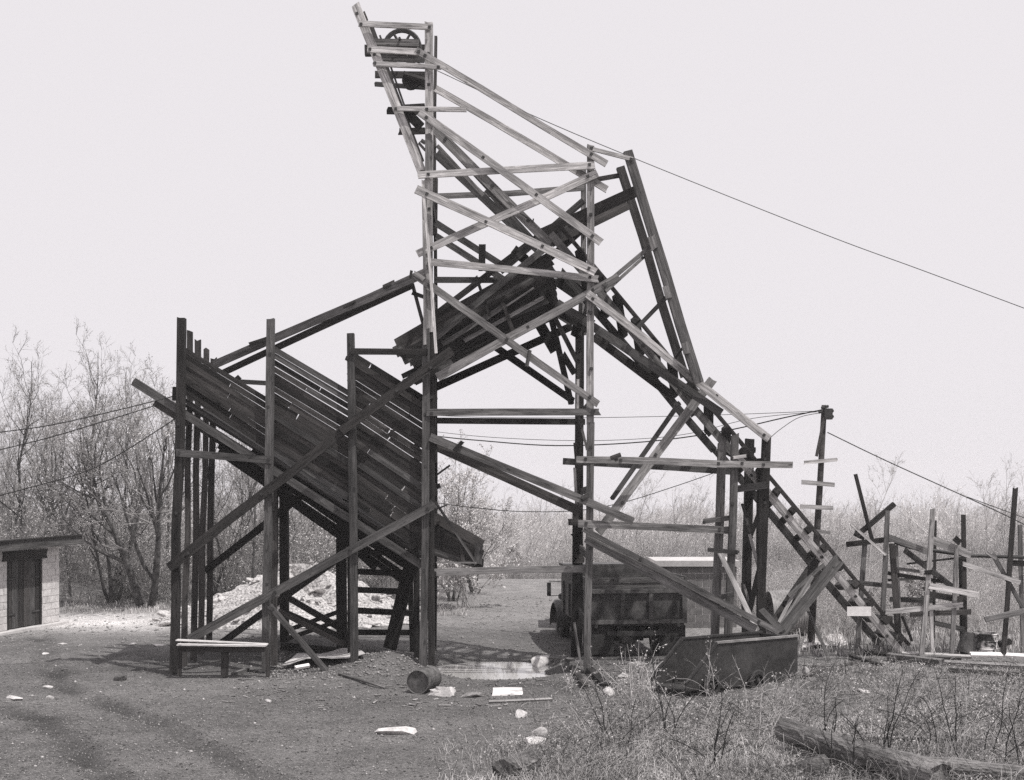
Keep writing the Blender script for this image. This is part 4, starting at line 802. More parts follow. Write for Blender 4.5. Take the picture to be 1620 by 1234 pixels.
# rocks in the yard
for x, y, sx, sy, sz, mt, lb in [
 (825, 1133, .26, .15, .10, 'rock_white', 'smooth white half-buried rock in the yard, nearest the lath'), (853, 1163, .17, .12, .10, 'rock', 'upper of two pale stones at the weed edge'), (845, 1178, .26, .18, .09, 'rock_white', 'lower flat pale stone at the weed edge'),
 (628, 1160, .36, .22, .10, 'rock_white', 'large flat pale rock alone in the open yard'), (963, 1099, .24, .15, .12, 'rock_white', 'white rock in the grass left of the cart'), (985, 1072, .26, .15, .09, 'rock', 'pale flat rock in the grass behind the cart end'),
 (858, 1050, .5, .3, .16, 'rock_white', 'broad whitish slab at the right end of the puddle'), (22, 1105, .26, .14, .05, 'rock_white', 'flat white stone at far left of the yard'), (78, 1106, .16, .1, .05, 'rock', 'flat pale stone right of the white one at far left'),
 (75, 1088, .12, .08, .04, 'rock_white', 'tiny white stone above the far-left pair'), (425, 1110, .16, .07, .03, 'rock_white', 'thin white chip in the yard below the bench'), (98, 1020, .14, .08, .04, 'rock', 'small pale stone on the dirt before the shed'), (72, 1035, .14, .08, .04, 'rock_white', 'small white stone midway between shed and tracks'),
 (210, 1020, .2, .1, .04, 'rock', 'pale stone on the sandy track right of the shed'), (252, 1022, .3, .1, .04, 'rock_white', 'long pale stone just left of the bin post'), (190, 1076, .2, .14, .12, 'coal', 'black coal lump in the yard left of the bench'),
 (1365, 1095, .2, .12, .06, 'rock_white', 'white stone in the right-hand grass'), (1455, 1062, .22, .1, .08, 'rock_white', 'white stone below the lying beam'), (1275, 1072, .18, .14, .2, 'rock', 'pale rock at the right end of the cart'), (1375, 1060, .12, .1, .1, 'rock', 'small stone among the boards left of the beam'),
 (940, 1075, .12, .1, .14, 'coal', 'small black lump in grass right of tower foot'), (1005, 1052, .4, .25, .08, 'stone', 'low grey stone under the rear of the truck')]:
    rock('rock', G(x, y), sx, sy, sz*1.15, mt, lb, 'rock', 'stones lying in the yard', seed=int(300+x))
# rubble heap behind the bin
pc = G(455, 985); rb = empty('rubble_heap', pc); tag(rb, 'heap of pale broken rock behind the storage bin', 'rubble heap')
v = []; f = []; nu, nv = 28, 12
for i in range(nu):
    for k in range(nv+1):
        a = 2*math.pi*i/nu; q = k/nv; r_ = 1-q
        v.append(pc+Vector((r_*4.4*math.cos(a), r_*2.6*math.sin(a)+.6, 1.5*(1-r_**1.2)*(1+.3*math.sin(3*a+1))+rnd.uniform(-.16, .16)-.08)))
for i in range(nu):
    for k in range(nv): f.append((i*(nv+1)+k, ((i+1) % nu)*(nv+1)+k, ((i+1) % nu)*(nv+1)+k+1, i*(nv+1)+k+1))
mb = MB(); mb.add(v, f); mb.build('mound', M['rubble_fines'], rb)
rms = [rock_mesh(500+i, 1, .8, .6) for i in range(6)]
for q in rms: q.materials.append(M['rubble'])
for i in range(240):
    a = rnd.uniform(0, 6.28); r_ = math.sqrt(rnd.random()); s = rnd.choice((.06, .08, .1, .12, .15, .19, .27))*rnd.uniform(.7, 1.2)
    z = 1.5*(1-r_**1.2)*(1+.3*math.sin(3*a+1)); o = bpy.data.objects.new('stone', rnd.choice(rms)); C.objects.link(o); o.parent = rb
    o.location = (r_*4.4*math.cos(a), r_*2.6*math.sin(a)+.6, z+s*.1); o.scale = (s, s, s*.7); o.rotation_euler = (rnd.uniform(-.4, .4), rnd.uniform(-.4, .4), rnd.uniform(0, 6))
# coal spill under the bin: a mound of stones
def mound(name, px, py, rx, ry, h, mat, label):
    c_ = G(px, py); v = []; f = []; nu, nv = 32, 12
    for i in range(nu):
        for k in range(nv+1):
            a = 2*math.pi*i/nu; q = k/nv; r_ = 1-q
            v.append(c_+Vector((r_*rx*math.cos(a), r_*ry*math.sin(a), h*(1-r_**1.3)+rnd.uniform(-.02, .025)*(1+q)-.04)))
    for i in range(nu):
        for k in range(nv): f.append((i*(nv+1)+k, ((i+1) % nu)*(nv+1)+k, ((i+1) % nu)*(nv+1)+k+1, i*(nv+1)+k+1))
    mb = MB(); mb.add(v, f); return tag(mb.build(name, M[mat], None, smooth=True), label, 'heap')
mound('dirt_heap', 900, 1060, .55, .5, .22, 'coal', 'low dark dirt heap at the foot of the right tower post')
# ---------------------------------------------------------------- logs in the foreground
def log(name, p, q, r0, r1, label, seed):
    r = np.random.default_rng(seed); n = 40; sd = 30; v = []; f = []; p = Vector(p); q = Vector(q); ax = (q-p).normalized(); u = ax.orthogonal().normalized(); b = ax.cross(u); L = (q-p).length
    rid = r.uniform(-1, 1, sd)
    for i in range(n+1):
        t_ = i/n
        for k in range(sd):
            a = 2*math.pi*k/sd; rr = lerp(r0, r1, t_)*(1+.06*math.sin(2*a+i*.4)+.09*rid[k]*(.6+.4*math.sin(i*.7+k))+r.uniform(-.055, .055)); v.append(((t_-.5)*L+(r.uniform(-.04, .04) if i in (0, n) else 0), rr*math.cos(a), rr*math.sin(a)+.03*math.sin(4*t_)))
    for i in range(n):
        for k in range(sd): f.append((i*sd+k, (i+1)*sd+k, (i+1)*sd+(k+1) % sd, i*sd+(k+1) % sd))
    f += [tuple(range(sd)), tuple(n*sd+k for k in range(sd))[::-1]]
    mw = Matrix((ax, u, b)).transposed().to_4x4(); mw.translation = (p+q)/2
    mb = MB(); mb.add(v, f); o = mb.build(name, M['bark_log'], None, mw); return tag(o, label, 'log')
a = G(1240, 1190); b = G(1490, 1258); log('log', a+Vector((0, 0, .34)), b+Vector((0, 0, .22)), .17, .20, 'thick bark-covered log lying slanted in the right foreground', 1)
rock('stump', G(1285, 1222), .32, .22, .26, 'coal', 'charred stump under the end of the thick foreground log', 'stump')
a = G(1400, 1222); b = G(1680, 1245); log('log', a+Vector((0, 0, .14)), b+Vector((0, 0, .1)), .13, .12, 'thin log lying behind the thick log at lower right corner', 3)
a = G(797, 1238); log('log', a+Vector((0, 0, .16)), a+Vector((.42, .75, .14)), .17, .16, 'short cut log end facing us at the bottom edge', 4)
a = G(1330, 1172); b = G(1620, 1180); log('log', a+Vector((0, 0, .03)), b+Vector((0, 0, .03)), .035, .03, 'thin bleached pole lying in the grass behind the logs', 5)
# ---------------------------------------------------------------- plants
def nrm_(a): return a/np.maximum(np.linalg.norm(a, axis=-1, keepdims=True), 1e-9)
def grow(r, pos, dr, ln, rad, n, wander, up, taper=.25):
    P = [pos]; d = nrm_(dr); R = [rad]
    for i in range(n):
        d = nrm_(d+r.normal(0, wander, d.shape)+np.array([0, 0, up])); P.append(P[-1]+d*(ln/n)[:, None]); R.append(rad*(1-(1-taper)*(i+1)/n))
    return np.stack(P, 1), np.stack(R, 1)
def kids(r, P, R, ln, k, t0, t1, a0, a1, lf, rf):
    m_, n, _ = P.shape; idx = np.repeat(np.arange(m_), k); t = r.uniform(t0, t1, m_*k)*(n-1); i = np.minimum(t.astype(int), n-2); fr = (t-i)[:, None]
    pos = P[idx, i]*(1-fr)+P[idx, i+1]*fr; d = nrm_(P[idx, i+1]-P[idx, i]); side = nrm_(np.cross(d, r.normal(0, 1, d.shape))); a = r.uniform(a0, a1, m_*k)[:, None]
    rad = R[idx, i]*rf; L = ln[idx]*lf*r.uniform(.6, 1.15, m_*k)*(1.15-.5*t/(n-1))
    return pos, nrm_(d*np.cos(a)+side*np.sin(a)), L, rad
def tubes(P, R, s):
    m_, n, _ = P.shape; t = np.gradient(P, axis=1); t = nrm_(t); ref = np.where(np.abs(t[..., 2:3]) > .9, np.array([1., 0, 0]), np.array([0, 0, 1.])); u = nrm_(np.cross(t, ref)); b = np.cross(t, u)
    a = 2*np.pi*np.arange(s)/s; ring = P[:, :, None]+R[:, :, None, None]*(u[:, :, None]*np.cos(a)[None, None, :, None]+b[:, :, None]*np.sin(a)[None, None, :, None])
    V = ring.reshape(-1, 3); base = (np.arange(m_)[:, None, None]*n+np.arange(n-1)[None, :, None])*s; k = np.arange(s)[None, None]; k2 = (k+1) % s
    q = [base+k, base+k2, base+s+k2, base+s+k]; T = np.concatenate([np.stack([q[0], q[1], q[2]], -1).reshape(-1, 3), np.stack([q[0], q[2], q[3]], -1).reshape(-1, 3)])
    return V, T
def leaves(r, P, per, size, jit):
    m_, n, _ = P.shape; idx = np.repeat(np.arange(m_), per); t = r.uniform(.25, 1, m_*per)*(n-1); i = np.minimum(t.astype(int), n-2); fr = (t-i)[:, None]
    c = P[idx, i]*(1-fr)+P[idx, i+1]*fr+r.normal(0, jit, (m_*per, 3)); a = nrm_(r.normal(0, 1, c.shape)); b = nrm_(np.cross(a, r.normal(0, 1, c.shape))); s = size*r.uniform(.5, 1.3, (len(c), 1))
    V = np.stack([c-a*s, c+b*s*.55, c+a*s, c-b*s*.55], 1).reshape(-1, 3); q = np.arange(len(c))[:, None]*4
    return V, np.concatenate([q+np.array([[0, 1, 2]]), q+np.array([[0, 2, 3]])])
class Acc:
    def __init__(s): s.V = []; s.T = []; s.m = []; s.n = 0
    def add(s, VT, m=0):
        V, T = VT; s.V.append(V); s.T.append(T+s.n); s.m.append(np.full(len(T), m)); s.n += len(V); return s
    def arr(s): return np.concatenate(s.V), np.concatenate(s.T), np.concatenate(s.m)
def tree_arrays(seed, H, stems=1, spread=.45, limbs=13, l2=7, l3=5, leafs=5, lsize=.045, r0=.11, up=.10, t0=.18):
    r = np.random.default_rng(seed); tr_ = Acc(); cr = Acc()
    pos = r.normal(0, .12 if stems > 1 else .01, (stems, 3)); pos[:, 2] = -.1; d = np.tile([0, 0, 1.], (stems, 1))+r.normal(0, .22 if stems > 1 else .05, (stems, 3)); ln = H*r.uniform(.8, 1, stems); rd = np.full(stems, r0)*r.uniform(.7, 1, stems)
    P, R = grow(r, pos, d, ln, rd, 9, .075, .05, .12); tr_.add(tubes(P, R, 6))
    a = kids(r, P, R, ln, limbs, t0, .95, .35, .95, spread, .55); P1, R1 = grow(r, *a, 6, .12, up, .2); tr_.add(tubes(P1, R1, 4))
    a2 = kids(r, P1, R1, a[2], l2, .15, 1, .3, 1.0, .5, .6); P2, R2 = grow(r, *a2[:3], np.maximum(a2[3], .007), 4, .14, up*.6, .35); cr.add(tubes(P2, R2, 3))
    a3 = kids(r, P2, R2, a2[2], l3, .1, 1, .3, 1.0, .55, .7); P3, R3 = grow(r, *a3[:3], np.maximum(a3[3], .0055), 2, .12, .03, .5); cr.add(tubes(P3, R3, 3))
    if leafs: cr.add(leaves(r, P3, leafs, lsize, .05), 1)
    return tr_.arr(), cr.arr()
KINDS = {}
def kind(name, mats, **k):
    (V, T, m_), (V2, T2, m2) = tree_arrays(**k)
    a = trimesh('trunk', V, T); a.materials.append(M[mats[0]]); b = trimesh('crown', V2, T2, m2); b.materials.append(M[mats[1]]); b.materials.append(M[mats[2]]); KINDS[name] = (a, b)
kind('tall', ('bark', 'twig', 'leaf'), seed=1, H=9.2, limbs=16, r0=.10, spread=.32, t0=.28, leafs=3, lsize=.026)
kind('tall2', ('bark', 'twig', 'leaf'), seed=2, H=9.0, limbs=15, r0=.085, spread=.34, t0=.25, leafs=3, lsize=.026)
kind('clump', ('bark', 'twig', 'leaf'), seed=3, H=8.0, stems=4, limbs=9, l2=6, r0=.075, spread=.38, up=.15, leafs=3, lsize=.028)
kind('clump2', ('bark', 'twig', 'leaf'), seed=4, H=7.0, stems=5, limbs=8, l2=6, r0=.085, spread=.42, up=.14, leafs=4, lsize=.028)
kind('oak', ('bark', 'twig', 'leaf'), seed=5, H=6.5, stems=2, limbs=12, l2=8, r0=.17, spread=.62, up=.06, leafs=4, lsize=.03)
kind('blossom', ('bark', 'twig', 'leaf_pale'), seed=6, H=5.2, stems=5, limbs=10, l2=7, l3=5, r0=.05, spread=.45, leafs=5, lsize=.036, t0=.1)
kind('sapling', ('twig_pale', 'twig_pale', 'leaf'), seed=7, H=6.5, limbs=14, l2=5, l3=4, r0=.045, spread=.34, t0=.2, leafs=1, lsize=.03)
kind('shrub', ('twig', 'twig', 'leaf'), seed=8, H=2.6, stems=8, limbs=6, l2=5, l3=4, r0=.022, spread=.42, t0=.1, leafs=5, lsize=.045)
TREES = [  # kind, photo x of the base, distance, scale, label
 ('tall', 38, 43.5, 1.0, 'tall slim bare tree rising above the shed roof at left edge'), ('clump', 8, 45, .95, 'multi-stemmed bare tree cut by the left edge'), ('oak', 78, 47, .95, 'spreading dark-limbed tree just right of the shed roof'),
 ('tall2', 112, 42.5, .97, 'slim straight tree beside the right wall of the shed'), ('tall', 150, 48, 1.08, 'tallest thin bare tree in the left wood'), ('clump2', 176, 41.5, 1.0, 'forked multi-stemmed tree halfway between shed and bin'),
 ('tall2', 196, 46, 1.08, 'high wispy tree crowning the left wood'), ('oak', 232, 40.5, 1.0, 'crooked thick-trunked tree with heavy limbs left of the bin'), ('clump', 255, 46, 1.05, 'many-stemmed bare tree touching the bin corner post'), ('tall', 278, 50, 1.0, 'slim tree partly behind the corner posts of the bin'),
 ('tall2', 62, 51, 1.05, 'far slim tree between the shed tree and the wood'), ('clump2', 128, 50, 1.05, 'bushy bare tree deep in the left wood'), ('tall', 215, 53, 1.08, 'far thin tree behind the crooked one'),
 ('clump', 345, 45, .92, 'multi-stemmed tree seen through the left bin posts'), ('tall2', 372, 48, .9, 'slim tree seen under the bin sill beam'), ('tall', 398, 43, .72, 'thin tree left of the second bin post'), ('clump2', 412, 50, .85, 'low bare tree behind the second bin post'),
 ('oak', 470, 46, .62, 'small spreading tree above the rubble heap'), ('clump', 505, 49, .7, 'bare bushy tree between the second and third bin posts'), ('clump2', 590, 48, .68, 'bare bush seen between the dark rungs'),
 ('blossom', 712, 43, 1.0, 'pale-leafed bushy tree right of the front tower post'), ('blossom', 752, 47, .85, 'smaller pale-leafed tree at the bend of the road'), ('shrub', 740, 40.5, 1.2, 'low fan-shaped bare shrub at the roadside'), ('blossom', 640, 45, .85, 'pale bushy tree hidden partly by the slanting leg'),
 ('sapling', 1372, 46, 1.0, 'thin pale leafless sapling behind the broken trestle'), ('sapling', 1000, 58, 1.0, 'thin bare sapling left of the diagonal strut top'), ('sapling', 1048, 62, .92, 'thin bare sapling behind the trestle cross beam'), ('sapling', 962, 56, .85, 'thin bare sapling behind the right tower post'),
 ('sapling', 1085, 55, .8, 'short pale sapling left of the trestle posts'), ('sapling', 1590, 48, .95, 'thin bare sapling at the right edge'), ('sapling', 1562, 56, .95, 'faint bare sapling left of the leaning frame'), ('shrub', 1440, 34, .75, 'leafless shrub inside the broken trestle')]
TN = {'tall': 'bare_tree', 'tall2': 'bare_tree', 'clump': 'bare_tree', 'clump2': 'bare_tree', 'oak': 'spreading_tree', 'blossom': 'leafing_tree', 'sapling': 'sapling', 'shrub': 'shrub'}
for kd, px, Y, s, lb in TREES:
    X = (px-CX)/F*Y; e = empty(TN[kd], (X, Y, hz(X, Y))); e.rotation_euler = (0, 0, rnd.uniform(0, 6.28)); s *= .95; e.scale = (s, s, s)
    tag(e, lb, 'shrub' if kd == 'shrub' else 'tree', {'sapling': 'saplings in the brush', 'blossom': 'leafing trees by the road', 'shrub': 'shrubs'}.get(kd, 'bare trees of the left wood'))
    a, b = KINDS[kd]
    for nme, me in (('trunk', a), ('crown', b)):
        o = bpy.data.objects.new(nme, me); C.objects.link(o); o.parent = e
# brush and far wood (masses)
def scatter(name, protos, pts, scales, mats, label, cat):
    col = bpy.data.collections.new(name+'_plants')
    for V, T, mi in protos:
        me = trimesh(name+'_plant', V, T, mi)
        for k in mats: me.materials.append(M[k])
        col.objects.link(bpy.data.objects.new(name+'_plant', me))
    P = np.asarray(pts); me = bpy.data.meshes.new(name); me.vertices.add(len(P)); me.vertices.foreach_set('co', np.stack([P[:, 0], P[:, 1], hgt(P[:, 0], P[:, 1])], 1).astype(np.float32).ravel())
    a = me.attributes.new('rot', 'FLOAT_VECTOR', 'POINT'); a.data.foreach_set('vector', np.stack([rng.normal(0, .05, len(P)), rng.normal(0, .05, len(P)), rng.uniform(0, 6.28, len(P))], 1).astype(np.float32).ravel())
    sc_ = np.asarray(scales)[:, None]*rng.uniform(.85, 1.15, (len(P), 3)); a = me.attributes.new('scl', 'FLOAT_VECTOR', 'POINT'); a.data.foreach_set('vector', sc_.astype(np.float32).ravel())
    ng = bpy.data.node_groups.new(name, 'GeometryNodeTree'); ng.interface.new_socket('Geometry', in_out='INPUT', socket_type='NodeSocketGeometry'); ng.interface.new_socket('Geometry', in_out='OUTPUT', socket_type='NodeSocketGeometry')
    gi = ng.nodes.new('NodeGroupInput'); go = ng.nodes.new('NodeGroupOutput'); ip = ng.nodes.new('GeometryNodeInstanceOnPoints'); ci = ng.nodes.new('GeometryNodeCollectionInfo')
    ci.inputs['Collection'].default_value = col; ci.inputs['Separate Children'].default_value = True; ci.inputs['Reset Children'].default_value = True
    ar = ng.nodes.new('GeometryNodeInputNamedAttribute'); ar.data_type = 'FLOAT_VECTOR'; ar.inputs[0].default_value = 'rot'; as_ = ng.nodes.new('GeometryNodeInputNamedAttribute'); as_.data_type = 'FLOAT_VECTOR'; as_.inputs[0].default_value = 'scl'
    er = ng.nodes.new('FunctionNodeEulerToRotation'); L = ng.links.new
    L(gi.outputs[0], ip.inputs['Points']); L(ci.outputs[0], ip.inputs['Instance']); ip.inputs['Pick Instance'].default_value = True
    L(ar.outputs[0], er.inputs[0]); L(er.outputs[0], ip.inputs['Rotation']); L(as_.outputs[0], ip.inputs['Scale']); L(ip.outputs[0], go.inputs[0])
    o = link(name, me); md = o.modifiers.new('plants', 'NODES'); md.node_group = ng
    o['label'] = label; o['kind'] = 'stuff'; o['category'] = cat; return o
def bush(seed, H, stems, limbs, l2, leafs, lsize, r0):
    r = np.random.default_rng(seed); A = Acc(); pos = r.normal(0, H*.16, (stems, 3)); pos[:, 2] = -.05; d = np.tile([0, 0, 1.], (stems, 1))+r.normal(0, .38, (stems, 3)); ln = H*r.uniform(.5, 1, stems)
    P, R = grow(r, pos, d, ln, np.full(stems, r0), 4, .1, .04, .35); A.add(tubes(P, R, 3)); a = kids(r, P, R, ln, limbs, .15, 1, .3, .9, .45, .7); P1, R1 = grow(r, *a, 2, .12, .05, .5); A.add(tubes(P1, R1, 3))
    a2 = kids(r, P1, R1, a[2], l2, .1, 1, .3, .9, .55, .75); P2, R2 = grow(r, *a2, 1, .1, .03, .6); A.add(tubes(P2, R2, 3)); A.add(leaves(r, P2, leafs, lsize, .06), 1); return A.arr()
def region(n, x0, x1, Y0, Y1, keep=None):
    out = []
    while len(out) < n:
        px = rng.uniform(x0, x1); Y = math.sqrt(rng.uniform(Y0**2, Y1**2)); X = (px-CX)/F*Y
        if keep is None or keep(px, Y): out.append((X, Y))
    return out
near = [bush(20+i, 1.5, 12, 6, 5, 3, .018, .008) for i in range(4)]
mid_ = [bush(30+i, 3.2, 10, 8, 6, 2, .024, .013) for i in range(4)]
farb = [bush(40+i, 7.2, 7, 9, 6, 1, .06, .04) for i in range(4)]
scatter('underbrush', [bush(60+i, 2.7, 12, 7, 6, 2, .028, .013) for i in range(4)], region(130, -40, 640, 40.5, 56, lambda px, Y: not (300 < px < 600 and Y < 43.5)), rng.uniform(.5, 1.3, 130), ('twig', 'leaf'), 'tangled leafing undergrowth beneath the left wood', 'undergrowth')
scatter('brush', near, region(620, 930, 1700, 32.5, 56, lambda px, Y: Y > 37 or px > 1300), rng.uniform(.4, 1.0, 620), ('twig_pale', 'leaf'), 'pale dry brush covering the field at the right', 'brush')
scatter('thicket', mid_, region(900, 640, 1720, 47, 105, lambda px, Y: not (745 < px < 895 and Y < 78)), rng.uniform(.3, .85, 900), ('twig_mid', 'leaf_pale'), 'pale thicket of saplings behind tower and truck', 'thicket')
scatter('far_wood', farb, region(3200, -120, 1760, 105, 420), rng.uniform(.7, 1.5, 3200), ('twig_hazed', 'leaf_hazed'), 'hazy far wood along the skyline', 'wood')
def whole(seed, **k):
    (V, T, m_), (V2, T2, m2) = tree_arrays(seed, **k); return np.concatenate([V, V2]), np.concatenate([T, T2+len(V)]), np.concatenate([m_, m2])
scatter('deep_wood', [whole(71, H=8.6, limbs=15, r0=.08, spread=.32, t0=.25, leafs=1, lsize=.026), whole(72, H=7.6, stems=3, limbs=10, r0=.07, spread=.36, leafs=1, lsize=.026), whole(73, H=8.0, stems=2, limbs=12, r0=.08, spread=.34, leafs=1, lsize=.026)],
        region(34, -80, 650, 51, 70), rng.uniform(.7, 1.0, 34), ('twig', 'leaf'), 'depth of the bare wood behind the front trees', 'wood')
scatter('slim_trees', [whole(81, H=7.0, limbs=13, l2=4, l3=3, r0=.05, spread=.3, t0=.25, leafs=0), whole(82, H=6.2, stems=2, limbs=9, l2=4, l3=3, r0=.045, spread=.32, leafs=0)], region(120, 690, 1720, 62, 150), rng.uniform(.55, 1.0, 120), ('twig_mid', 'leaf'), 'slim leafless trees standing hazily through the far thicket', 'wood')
# dry grass
def grass(name, pts, hmin, hmax, wdt, lean, mat, label, seed):
    r = np.random.default_rng(seed); pts = np.asarray(pts); n = len(pts); z = hgt(pts[:, 0], pts[:, 1]); b = np.stack([pts[:, 0], pts[:, 1], z-.01], 1); a = r.uniform(0, 6.28, n); h = r.uniform(hmin, hmax, n)*r.uniform(.4, 1, n)*(np.where(pts[:, 1] < 29, 1.25-.75*sstep(17, 20.5, pts[:, 1]), 1))
    ln = r.uniform(.1, 1, n)*lean; d = np.stack([np.cos(a), np.sin(a), np.zeros(n)], 1); s = np.stack([-np.sin(a), np.cos(a), np.zeros(n)], 1)*wdt*r.uniform(.6, 1.4, (n, 1))
    m1 = b+d*(h*ln*.35)[:, None]+np.array([0, 0, 1])*(h*.6)[:, None]; tp = b+d*(h*ln)[:, None]+np.array([0, 0, 1])*(h*np.maximum(.12, 1-.35*ln))[:, None]
    V = np.stack([b-s, b+s, m1-s*.8, m1+s*.8, tp], 1).reshape(-1, 3); q = np.arange(n)[:, None]*5; T = np.concatenate([q+np.array([[0, 1, 3]]), q+np.array([[0, 3, 2]]), q+np.array([[2, 3, 4]])])
    o = link(name, trimesh(name, V, T), None, M[mat]); o['kind'] = 'stuff'; o['label'] = label; o['category'] = 'grass'; return o
def gmask(x, y):
    return np.clip(sstep(-.3, 3.0, x+.8*wob(x, y, 4)+(22.5-y)*.33)*sstep(29.5, 25, y)*(1-.95*blob(x, y, 4.5, 22.9, 1.9, 1.1)), 0, 1)
pts = []
while len(pts) < 50000:
    Y = rng.uniform(14.5, 29, 20000)**1.0; X = (rng.uniform(690, 1660, 20000)-CX)/F*Y; k = rng.random(20000) < gmask(X, Y)*np.clip(.12+.9*(wob(X*2, Y*2, 2.2) > -.05)*(.6+.9*wob(X+7, Y*1.5, 3.7)), .05, 1); pts += list(zip(X[k], Y[k]))
pts = np.array(pts[:50000]); k = rng.random(len(pts)) < .4; grass('old_grass', pts[k], .1, .3, .0035, 2.8, 'straw_dark', 'greyed old grass under the dry straw', 9); pts = pts[~k]; grass('dry_grass', pts, .08, .3, .003, 3.0, 'straw', 'matted dry grass covering the right foreground', 5)
k = rng.random(len(pts)) < .06*(pts[:, 0] > 1.5); grass('tall_straw', pts[k]+rng.normal(0, .05, (k.sum(), 2)), .3, .65, .0025, 1.8, 'straw', 'tall dead straws in the right foreground', 6)
pf = []
while len(pf) < 26000:
    Y = rng.uniform(29, 60, 8000); px = rng.uniform(980, 1670, 8000); X = (px-CX)/F*Y; kk = (px > 1230) | (Y > 38); pf += list(zip(X[kk], Y[kk]))
grass('field_grass', np.array(pf[:26000]), .12, .5, .010, .8, 'straw', 'pale rough grass of the field behind the trestle', 7)
pf = []
for (x0, x1, y0, y1, n) in ((100, 290, 950, 972, 2600), (300, 660, 955, 985, 1500), (690, 740, 958, 975, 500), (560, 900, 1035, 1062, 260)):
    for _ in range(n): pf.append(gpt(rng.uniform(x0, x1), rng.uniform(y0, y1)))
grass('verge_grass', np.array(pf), .05, .28, .007, .9, 'straw', 'thin dry grass along the wood edge and yard', 8)
# tangle of dead stems arching through the weeds
for nme, mt, n, sd, lb in (('dead_stems', 'straw', 1500, 31, 'pale dead stems tangled through the weeds'), ('old_stems', 'cane', 1500, 32, 'dark dead stems tangled through the weeds')):
    r = np.random.default_rng(sd); Y = r.uniform(14.5, 25.5, n*4); X = (r.uniform(820, 1670, n*4)-CX)/F*Y; k = r.random(n*4) < gmask(X, Y)*np.clip(.45+.8*wob(X*1.3, Y*1.3, 3.1), 0, 1); X = X[k][:n]; Y = Y[k][:n]; m_ = len(X)
    P, R = grow(r, np.stack([X, Y, hgt(X, Y)], 1), np.stack([r.normal(0, .8, m_), r.normal(0, .6, m_), r.uniform(.3, 1.4, m_)], 1), r.uniform(.25, 1.0, m_), np.full(m_, .0042), 6, .12, -.14, .4); a3 = kids(r, P, R, r.uniform(.3, .8, m_), 2, .2, .9, .4, 1.1, .4, .7); P1, R1 = grow(r, *a3, 2, .1, 0, .6)
    A = Acc().add(tubes(P, R, 3)).add(tubes(P1, R1, 3)); Vt, Tt, _ = A.arr(); o = link(nme, trimesh(nme, Vt, Tt), None, M[mt]); o['kind'] = 'stuff'; o['label'] = lb; o['category'] = 'weeds'
# low leafy weeds
n = 14000; Yl = rng.uniform(14.5, 28, n); Xl = (rng.uniform(760, 1670, n)-CX)/F*Yl; k = rng.random(n) < gmask(Xl, Yl)*np.clip(.3+wob(Xl*1.1+5, Yl*1.3, 2.6), 0, 1); Xl = Xl[k]; Yl = Yl[k]; b0 = np.stack([Xl, Yl, hgt(Xl, Yl)], 1); PP = np.stack([b0, b0+np.stack([rng.normal(0, .03, len(b0)), rng.normal(0, .03, len(b0)), rng.uniform(.03, .14, len(b0))], 1)], 1)
Vt, Tt = leaves(rng, PP, 3, .02, .03); o = link('low_weeds', trimesh('low_weeds', Vt, Tt), None, M['leaf']); o['kind'] = 'stuff'; o['label'] = 'small leafy weeds among the dry grass'; o['category'] = 'weeds'
# litter of leaves and twigs in the weeds
n = 9000; Yl = rng.uniform(14.5, 28, n); Xl = (rng.uniform(800, 1660, n)-CX)/F*Yl; Pl = np.stack([Xl, Yl, hgt(Xl, Yl)+.02], 1); Pl = Pl[rng.random(n) < gmask(Xl, Yl)]
a = rng.uniform(0, 6.28, len(Pl)); d = np.stack([np.cos(a), np.sin(a), rng.normal(0, .15, len(Pl))], 1)*rng.uniform(.05, .28, (len(Pl), 1)); PP = np.stack([Pl, Pl+d], 1); Vt, Tt = tubes(PP, np.full((len(Pl), 2), .005), 3)
o = link('twig_litter', trimesh('twig_litter', Vt, Tt), None, M['twig']); o['kind'] = 'stuff'; o['label'] = 'fallen twigs strewn through the dry grass'; o['category'] = 'twigs'
# stones and gravel strewn over the yard
def gravel(name, n, smin, smax, mat, label, px0, px1, Y0, Y1, keep, seed):
    r = np.random.default_rng(seed); Y = r.uniform(Y0, Y1, n); X = (r.uniform(px0, px1, n)-CX)/F*Y; k = keep(X, Y, r); X = X[k]; Y = Y[k]; n = len(X); s = (smin+(smax-smin)*r.random((n, 1, 1))**3)
    o8 = np.array([(1,0,0),(-1,0,0),(0,1,0),(0,-1,0),(0,0,.7),(0,0,-.5)], float)[None]*r.uniform(.55, 1.2, (n, 6, 1)); a = r.uniform(0, 6.28, n); ca_, sa = np.cos(a)[:, None], np.sin(a)[:, None]
    V = np.stack([o8[..., 0]*ca_-o8[..., 1]*sa, o8[..., 0]*sa+o8[..., 1]*ca_, o8[..., 2]], -1)*s+np.stack([X, Y, hgt(X, Y)+s[:, 0, 0]*.15], 1)[:, None]
    f = np.array([(4,0,2),(4,2,1),(4,1,3),(4,3,0),(5,2,0),(5,1,2),(5,3,1),(5,0,3)]); T = (np.arange(n)[:, None, None]*6+f[None]).reshape(-1, 3)
    o = link(name, trimesh(name, V.reshape(-1, 3), T), None, M[mat]); o['kind'] = 'stuff'; o['label'] = label; o['category'] = 'gravel'
yard = lambda X, Y, r: r.random(len(X)) < 1-.85*gmask(X, Y)
gravel('gravel', 32000, .006, .026, 'stone', 'loose grey gravel over the yard', -60, 1150, 14.5, 29, yard, 1)
gravel('coal_gravel', 11000, .006, .03, 'coal', 'dark coal crumbs over the yard', -60, 1150, 14.5, 29, yard, 2)
gravel('pale_pebbles', 700, .012, .05, 'rock', 'scattered pale pebbles on the yard', -40, 1300, 15, 34, yard, 3)
